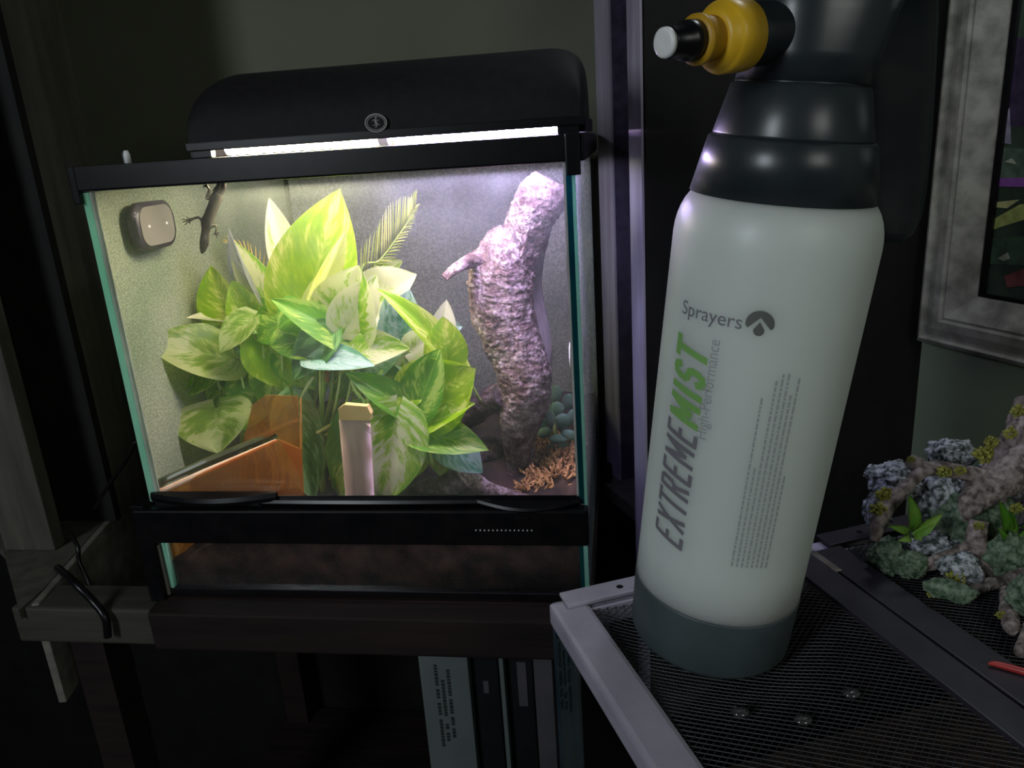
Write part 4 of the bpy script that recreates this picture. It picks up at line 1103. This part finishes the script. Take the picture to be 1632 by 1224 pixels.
# ================================================================= FRAMED MIRROR ON RIGHT WALL, REFLECTION PAINTED ON
M_mould = pmat('weathered_frame', (.12, .115, .095), (.30, .285, .245), 34, .6, bump=.4, stretch=(1, 1, 1))
mq = onpl(1556, 466, WP+WN*.008, WN)
mw = (mq-P0).dot(WD); mz = mq.z-P0.z
print('moulding', mw, mz)
FWW, FHH = .62, .80
mr = thing('framed_mirror', 'dark mirror with a painted reflection of foliage in a wide weathered grey frame on right wall', 'mirror', P0 - WN*.015)
mw = max(.03, min(.12, (abs(mw)+abs(mz))/2)) if abs(mw-mz) < .05 else mw
prof = [(0, 0), (0, .020), (.003, .026), (.010, .030), (.014, .027), (.018, .0265), (.030, .029), (.042, .0295), (.046, .027), (.050, .0275), (.054, .0255), (.98, .010), (1, .006), (1, 0)]
pf = []
for a_, b_ in prof: pf.append((a_/.054*mw*.62 if a_ < .5 else a_*mw, b_))
def fpnt(ww, hh, off, dep): return P0 - WN*MD + WD*ww + EZ*hh + WN*dep
def ring(d): return [(d, d), (FWW-d, d), (FWW-d, FHH-d), (d, FHH-d)]
for k in range(4):
    bm = NB(); rows = []
    for d, dep in pf:
        rr = ring(d); a_, b_ = rr[k], rr[(k+1) % 4]
        rows.append((bm.verts.new(fpnt(a_[0], a_[1], 0, dep)), bm.verts.new(fpnt(b_[0], b_[1], 0, dep))))
    for r1, r2 in zip(rows, rows[1:]): bm.faces.new([r1[0], r1[1], r2[1], r2[0]])
    bm.faces.new([rows[0][0], rows[0][1], rows[-1][1], rows[-1][0]])
    bm.faces.new([r[0] for r in rows]); bm.faces.new([r[1] for r in rows])
    finish('moulding', bm, M_mould, mr)
bm = NB()
M_mirror = pmat('painted_reflection', (.015, .022, .018), (.05, .075, .05), 14, .25, coat=1)
box(bm, fpnt(mw+.001, mw+.001, 0, .001), WD*(FWW-2*mw-.002), EZ*(FHH-2*mw-.002), WN*.003); pr = finish('print', bm, M_mirror, mr)  # mirrored plants and violet lamp line painted flat on the glass
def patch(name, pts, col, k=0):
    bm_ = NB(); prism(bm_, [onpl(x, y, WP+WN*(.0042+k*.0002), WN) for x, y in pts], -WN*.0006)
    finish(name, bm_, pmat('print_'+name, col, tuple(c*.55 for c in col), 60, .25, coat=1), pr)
patch('reflected_violet', [(1600, 60), (1680, 60), (1680, 205), (1592, 200)], (.05, .035, .075))
patch('reflected_haze', [(1596, 235), (1690, 240), (1690, 300), (1585, 290)], (.12, .17, .12))
patch('reflected_stripe', [(1588, 284), (1700, 282), (1700, 300), (1588, 297)], (.30, .10, .42), 2)
patch('reflected_leaf', [(1577, 368), (1586, 348), (1625, 326), (1690, 318), (1650, 345), (1600, 360)], (.42, .46, .14), 2)
patch('reflected_leaf', [(1583, 330), (1588, 322), (1625, 318), (1605, 332)], (.50, .48, .22), 1)
patch('reflected_leaf', [(1600, 258), (1612, 252), (1620, 262)], (.45, .50, .35), 2)
patch('reflected_leaf', [(1590, 412), (1606, 402), (1609, 412), (1600, 416)], (.40, .42, .30), 2)
patch('reflected_glint', [(1601, 228), (1606, 175), (1609, 172), (1611, 230)], (.35, .32, .42), 1)
patch('reflected_pot', [(1600, 440), (1640, 425), (1640, 455), (1605, 458)], (.20, .06, .06), 1)
patch('reflected_foliage', [(1570, 380), (1690, 372), (1690, 425), (1568, 420)], (.06, .10, .06))
bm = NB()
lw_ = .007
for a0, a1, b0, b1 in ((mw, mw+lw_, mw, FHH-mw), (mw+lw_, FWW-mw, mw, mw+.004)):
    box(bm, fpnt(a0, b0, 0, .0052), WD*(a1-a0), EZ*(b1-b0), WN*.004)
finish('liner', bm, M_black, mr)

# ================================================================= ROCK ORNAMENT
M_rock = pmat('resin_rock', (.03, .045, .04), (.50, .52, .56), 190, .75, bump=1.0, p0=.38, p1=.62)
M_rockg = pmat('mossy_rock', (.02, .055, .02), (.20, .26, .18), 190, .8, bump=1.0)
M_root = pmat('resin_root', (.07, .05, .045), (.34, .28, .26), 170, .8, bump=.8)
M_moss = pmat('yellow_moss', (.13, .14, .02), (.34, .33, .06), 220, .9, bump=1.0)
M_lf = pmat('plastic_leaf', (.12, .34, .03), (.34, .54, .10), 30, .4)
ob = onz(1560, 980, ZT+.002)
orn = thing('rock_ornament', 'resin ornament of rocks roots moss and leaves on the mesh lid at right', 'ornament', (ob.x, ob.y, ZT+.002))
def rock(x, y, r, Y, sc3=(1, 1, 1), mt=M_rock, seed=0, nm='rock', amp=.24):
    Y = min(Y, onz(x, y+r*.8, ZT).y); c_ = ony(x, y, Y); rr = r*Y/FPX/1.02
    bm = NB(); bmesh.ops.create_icosphere(bm, subdivisions=5, radius=1)
    for v_ in bm.verts:
        n0 = v_.co.copy()
        k = 1+amp*(noise.noise(n0*1.4+V((seed, 0, 0)))+.55*abs(noise.noise(n0*3.2+V((0, seed, 0))))*2-.4+.4*noise.noise(n0*7+V((0, 0, seed))) + .28*noise.noise(n0*15))
        v_.co = V((n0.x*sc3[0], n0.y*sc3[1], n0.z*sc3[2]))*k*rr
    bm.transform(Matrix.Translation(c_)); return finish(nm, bm, mt, orn, True)
YO = .60
for i, a_ in enumerate([(1518, 722, 33, .64, (1.3, 1, .75)), (1425, 765, 42, .62, (1.15, 1, .75)), (1398, 815, 26, .60, (.9, 1, 1.4)), (1495, 790, 42, .61, (1, 1, 1.1)), (1415, 885, 30, .57, (1, 1, 1.1)),
        (1452, 900, 28, .56, (1, 1, .9)), (1485, 865, 36, .59, (1.3, 1, .7)), (1530, 905, 34, .56, (1.1, 1, .8)), (1500, 938, 26, .55, (1.3, 1, .6)), (1545, 830, 60, .65, (1.2, .8, 1.1)),
        (1605, 890, 40, .64, (1.2, .8, 1.2)), (1650, 950, 40, .60, (1.2, 1, 1)), (1580, 770, 44, .66, (1.3, .8, .8)), (1530, 945, 24, .60, (1.3, 1, .7))]):
    rock(*a_[:4], a_[4], M_rockg if i in (4, 5, 8, 9, 10, 11, 13) else M_rock, i*3.1)
def root(pts, nm='root', mt=M_root):
    bm = NB(); tube(bm, [(ony(x, y, min(Y, onz(x, y+r*.9, ZT).y)), r*.0005) for x, y, r, Y in pts], 28, 90, wooddisp(.35, 60, pts[0][0])); finish(nm, bm, mt, orn, True)
root([(1655, 640, 32, .62), (1642, 690, 34, .61), (1622, 740, 36, .60), (1582, 768, 28, .59), (1550, 800, 18, .58), (1535, 830, 8, .58)], 'trunk')
root([(1580, 765, 18, .59), (1530, 752, 12, .59), (1480, 748, 10, .585), (1450, 770, 9, .58), (1425, 795, 11, .575), (1402, 830, 12, .565), (1393, 862, 6, .56)])
root([(1480, 750, 8, .585), (1460, 740, 14, .59), (1448, 732, 10, .595)])
root([(1560, 830, 12, .56), (1555, 865, 16, .555), (1565, 895, 14, .55), (1578, 922, 8, .545), (1600, 925, 8, .54), (1640, 930, 9, .54)])
root([(1560, 860, 8, .555), (1520, 885, 11, .555), (1480, 900, 10, .555), (1460, 905, 5, .555)])
root([(1527, 950, 7, .535), (1560, 935, 9, .535), (1600, 925, 9, .535), (1632, 915, 12, .535)])
root([(1600, 930, 5, .54), (1605, 965, 9, .535), (1612, 1000, 10, .53), (1615, 1012, 4, .53)])
root([(1640, 1000, 8, .56), (1625, 1040, 7, .56)])
# moss tufts
rnd = random.Random(9)
def moss(x, y, r, Y):
    Y = min(Y, onz(x, y+r, ZT).y)-.004; bm = NB(); c_ = ony(x, y, Y); rr = r*Y/FPX
    for i in range(70):
        d = V((rnd.gauss(0, 1), rnd.gauss(0, 1), rnd.gauss(0, 1))).normalized()*rr*rnd.uniform(.5, 1)
        bmesh.ops.create_icosphere(bm, subdivisions=1, radius=rr*rnd.uniform(.14, .26), matrix=Matrix.Translation(c_+V((d.x*1.1, d.y*.6, d.z*.9))))
    o = finish('moss', bm, M_moss, orn); o['kind'] = 'stuff'
for a_ in ((1408, 788, 14, .565), (1568, 725, 17, .585), (1580, 705, 12, .585), (1610, 690, 12, .58), (1625, 655, 13, .58), (1505, 752, 12, .58), (1530, 750, 10, .575), (1525, 920, 18, .54), (1400, 812, 14, .57), (1595, 980, 9, .53), (1620, 810, 12, .56), (1560, 838, 9, .545), (1490, 945, 12, .54), (1452, 732, 7, .58)): moss(*a_)
def blade(x0, y0, x1, y1, wpx, Y, lift=.0):
    B = ony(x0, y0, Y); Tt = ony(x1, y1, Y-.006); L = Tt-B
    n_ = (V((0, -1, .5)) - L.normalized()*V((0, -1, .5)).dot(L.normalized())).normalized(); sd = L.normalized().cross(n_)
    bm = NB(); rows = []; W = wpx*Y/FPX/2
    for i in range(9):
        s = i/8; ww = W*sin(pi*(.12+.88*s))**.8 if s < 1 else 0.0002
        rows.append([bm.verts.new(B+L*s+sd*ww*t+n_*(abs(t)*ww*.5+.004*sin(pi*s))) for t in (-1, -.5, 0, .5, 1)])
    for a_, b_ in zip(rows, rows[1:]):
        for i in range(4): bm.faces.new([a_[i], a_[i+1], b_[i+1], b_[i]])
    bmesh.ops.solidify(bm, geom=bm.faces[:], thickness=.0008)
    finish('leaf', bm, M_lf, orn, True)
for a_ in ((1452, 848, 1448, 788, 26, .56), (1455, 848, 1502, 818, 20, .56), (1455, 852, 1492, 834, 16, .55), (1450, 850, 1415, 838, 16, .555), (1458, 856, 1470, 862, 16, .55), (1450, 855, 1430, 862, 14, .55),
           (1602, 868, 1592, 798, 26, .56), (1604, 866, 1612, 815, 18, .56), (1604, 870, 1632, 845, 18, .555), (1600, 872, 1590, 840, 16, .555), (1606, 872, 1622, 890, 18, .55), (1600, 874, 1596, 900, 16, .55), (1625, 840, 1640, 820, 16, .56)): blade(*a_)
# red stick
bm = NB(); tube(bm, [(onz(1575, 1058, ZT+.004), .0008), (onz(1590, 1059, ZT+.004), .0022), (onz(1640, 1073, ZT+.004), .0026), (onz(1720, 1100, ZT+.004), .0026)], 10, 16)
single('red_stick', bm, pmat('red_plastic', (.35, .02, .02), (.45, .04, .03), 30, .4), 'thin red stick lying on the mesh lid below the ornament', 'stick', onz(1640, 1073, ZT+.002), smooth=True)
# water drops on the mesh
M_drop = clear_glass('water', haze=.1)
for i, (x, y) in enumerate(((1180, 1135), (1280, 1147), (1357, 1105))):
    bm = NB(); bmesh.ops.create_uvsphere(bm, u_segments=16, v_segments=8, radius=.0045, matrix=Matrix.Translation(onz(x, y, ZT+.001)) @ Matrix.Diagonal((1.3, 1, .55, 1)))
    single('water_drop', bm, pmat('wet_bead', (.03, .03, .03), (.05, .05, .05), 30, .05, coat=1), ('water drop on the mesh lid nearest the left rim', 'water drop on the mesh lid, middle one of three in front of the bottle', 'water drop on the mesh lid nearest the centre bar')[i], 'drop', onz(x, y, ZT-.001), smooth=True)

# ================================================================= BOOKS AND BOXES UNDER THE STAND
zb = zs-.54
def spine(x0, y0, x1, y1, label, mt, v=.0, name='book', cat='book', depth=.14, top=None):
    """upright slab whose front face spans px x0..x1 at its top y0; stands on the lower shelf"""
    a = tp(x0, y0, v); b = tp(x1, y0, v)
    ua = (a-TC).dot(EX); ub = (b-TC).dot(EX); ht = (a-TC).z
    t = thing(name, label, cat, T((ua+ub)/2, v, zb), YAW)
    bm = NB(); tb(bm, ua, ub, v, v+depth, zb, ht, .0008); c_ = finish('cover', bm, mt, t)
    return t, ua, ub, ht
M_bookw = pmat('white_card', (.10, .12, .115), (.13, .15, .145), 12, .7)
M_bookk = pmat('black_card', (.006, .006, .007), (.009, .009, .010), 20, .6)
M_bookg = pmat('grey_card', (.06, .055, .062), (.08, .07, .08), 20, .7)
M_ink = pmat('spine_ink', (.012, .018, .018), (.02, .025, .025), 20, .7)
t, ua, ub, ht = spine(666, 1046, 744, 0, 'wide pale box with vertical print on its spine under the stand', M_bookw, .02, 'cardboard_box', 'box')
bm = NB(); rnd = random.Random(4)
for col, (f0, n_, z0) in enumerate(((.30, 26, .01), (.42, 20, .03), (.55, 24, .012))):
    z = ht-z0
    for i in range(n_):
        h_ = rnd.uniform(.002, .004); u = ua+(ub-ua)*f0
        if rnd.random() < .85: tb(bm, u, u+.0035, .0193, .0199, z-h_, z)
        z -= h_+.0012
o = finish('spine_print', bm, M_ink, t); o['kind'] = 'stuff'
t, ua, ub, ht = spine(749, 1030, 790, 0, 'black book with a small pale tag on its spine', M_bookk, .03)
bm = NB(); u = (tp(775, 1095, .03)-TC).dot(EX); h_ = (tp(775, 1085, .03)-TC).z; tb(bm, u-.003, u+.003, .0293, .0299, h_-.016, h_); finish('tag', bm, M_bookg, t)
t, ua, ub, ht = spine(793, 1036, 800, 0, 'very thin grey booklet between the black spines', M_bookw, .02)
t, ua, ub, ht = spine(804, 1030, 846, 0, 'black book with a long grey label strip on its spine', M_bookk, .03)
bm = NB(); u = (tp(833, 1095, .03)-TC).dot(EX); h_ = (tp(833, 1055, .03)-TC).z; tb(bm, u-.005, u+.005, .0293, .0299, h_-.058, h_); finish('label_strip', bm, M_bookg, t)
t, ua, ub, ht = spine(848, 1032, 878, 0, 'brownish grey book at the right end of the row', M_bookg, .02)

# ================================================================= CABLES
def cable(pts, r, label):
    bm = NB(); tube(bm, [(p, r) for p in pts], 8, 30)
    single('cable', bm, M_black, label, 'cable', pts[-1], smooth=True)
cable([tp(216, 704, .03), tp(200, 735, .05), tp(170, 778, .08), tp(150, 810, .12)], .0022, 'black cable slanting down beside the left edge of the terrarium')
cable([tp(112, 850, .05), tp(124, 872, .04), tp(126, 895, .035), tp(140, 925, .03), tp(158, 965, .02)], .0025, 'thin black cable hanging over the pale side board of the stand')
cable([tp(92, 905, .02), tp(115, 925, -.02), tp(150, 960, -.028), tp(168, 985, -.034), tp(172, 1015, -.036)], .0042, 'thick black cable crossing the grey front rail of the stand')
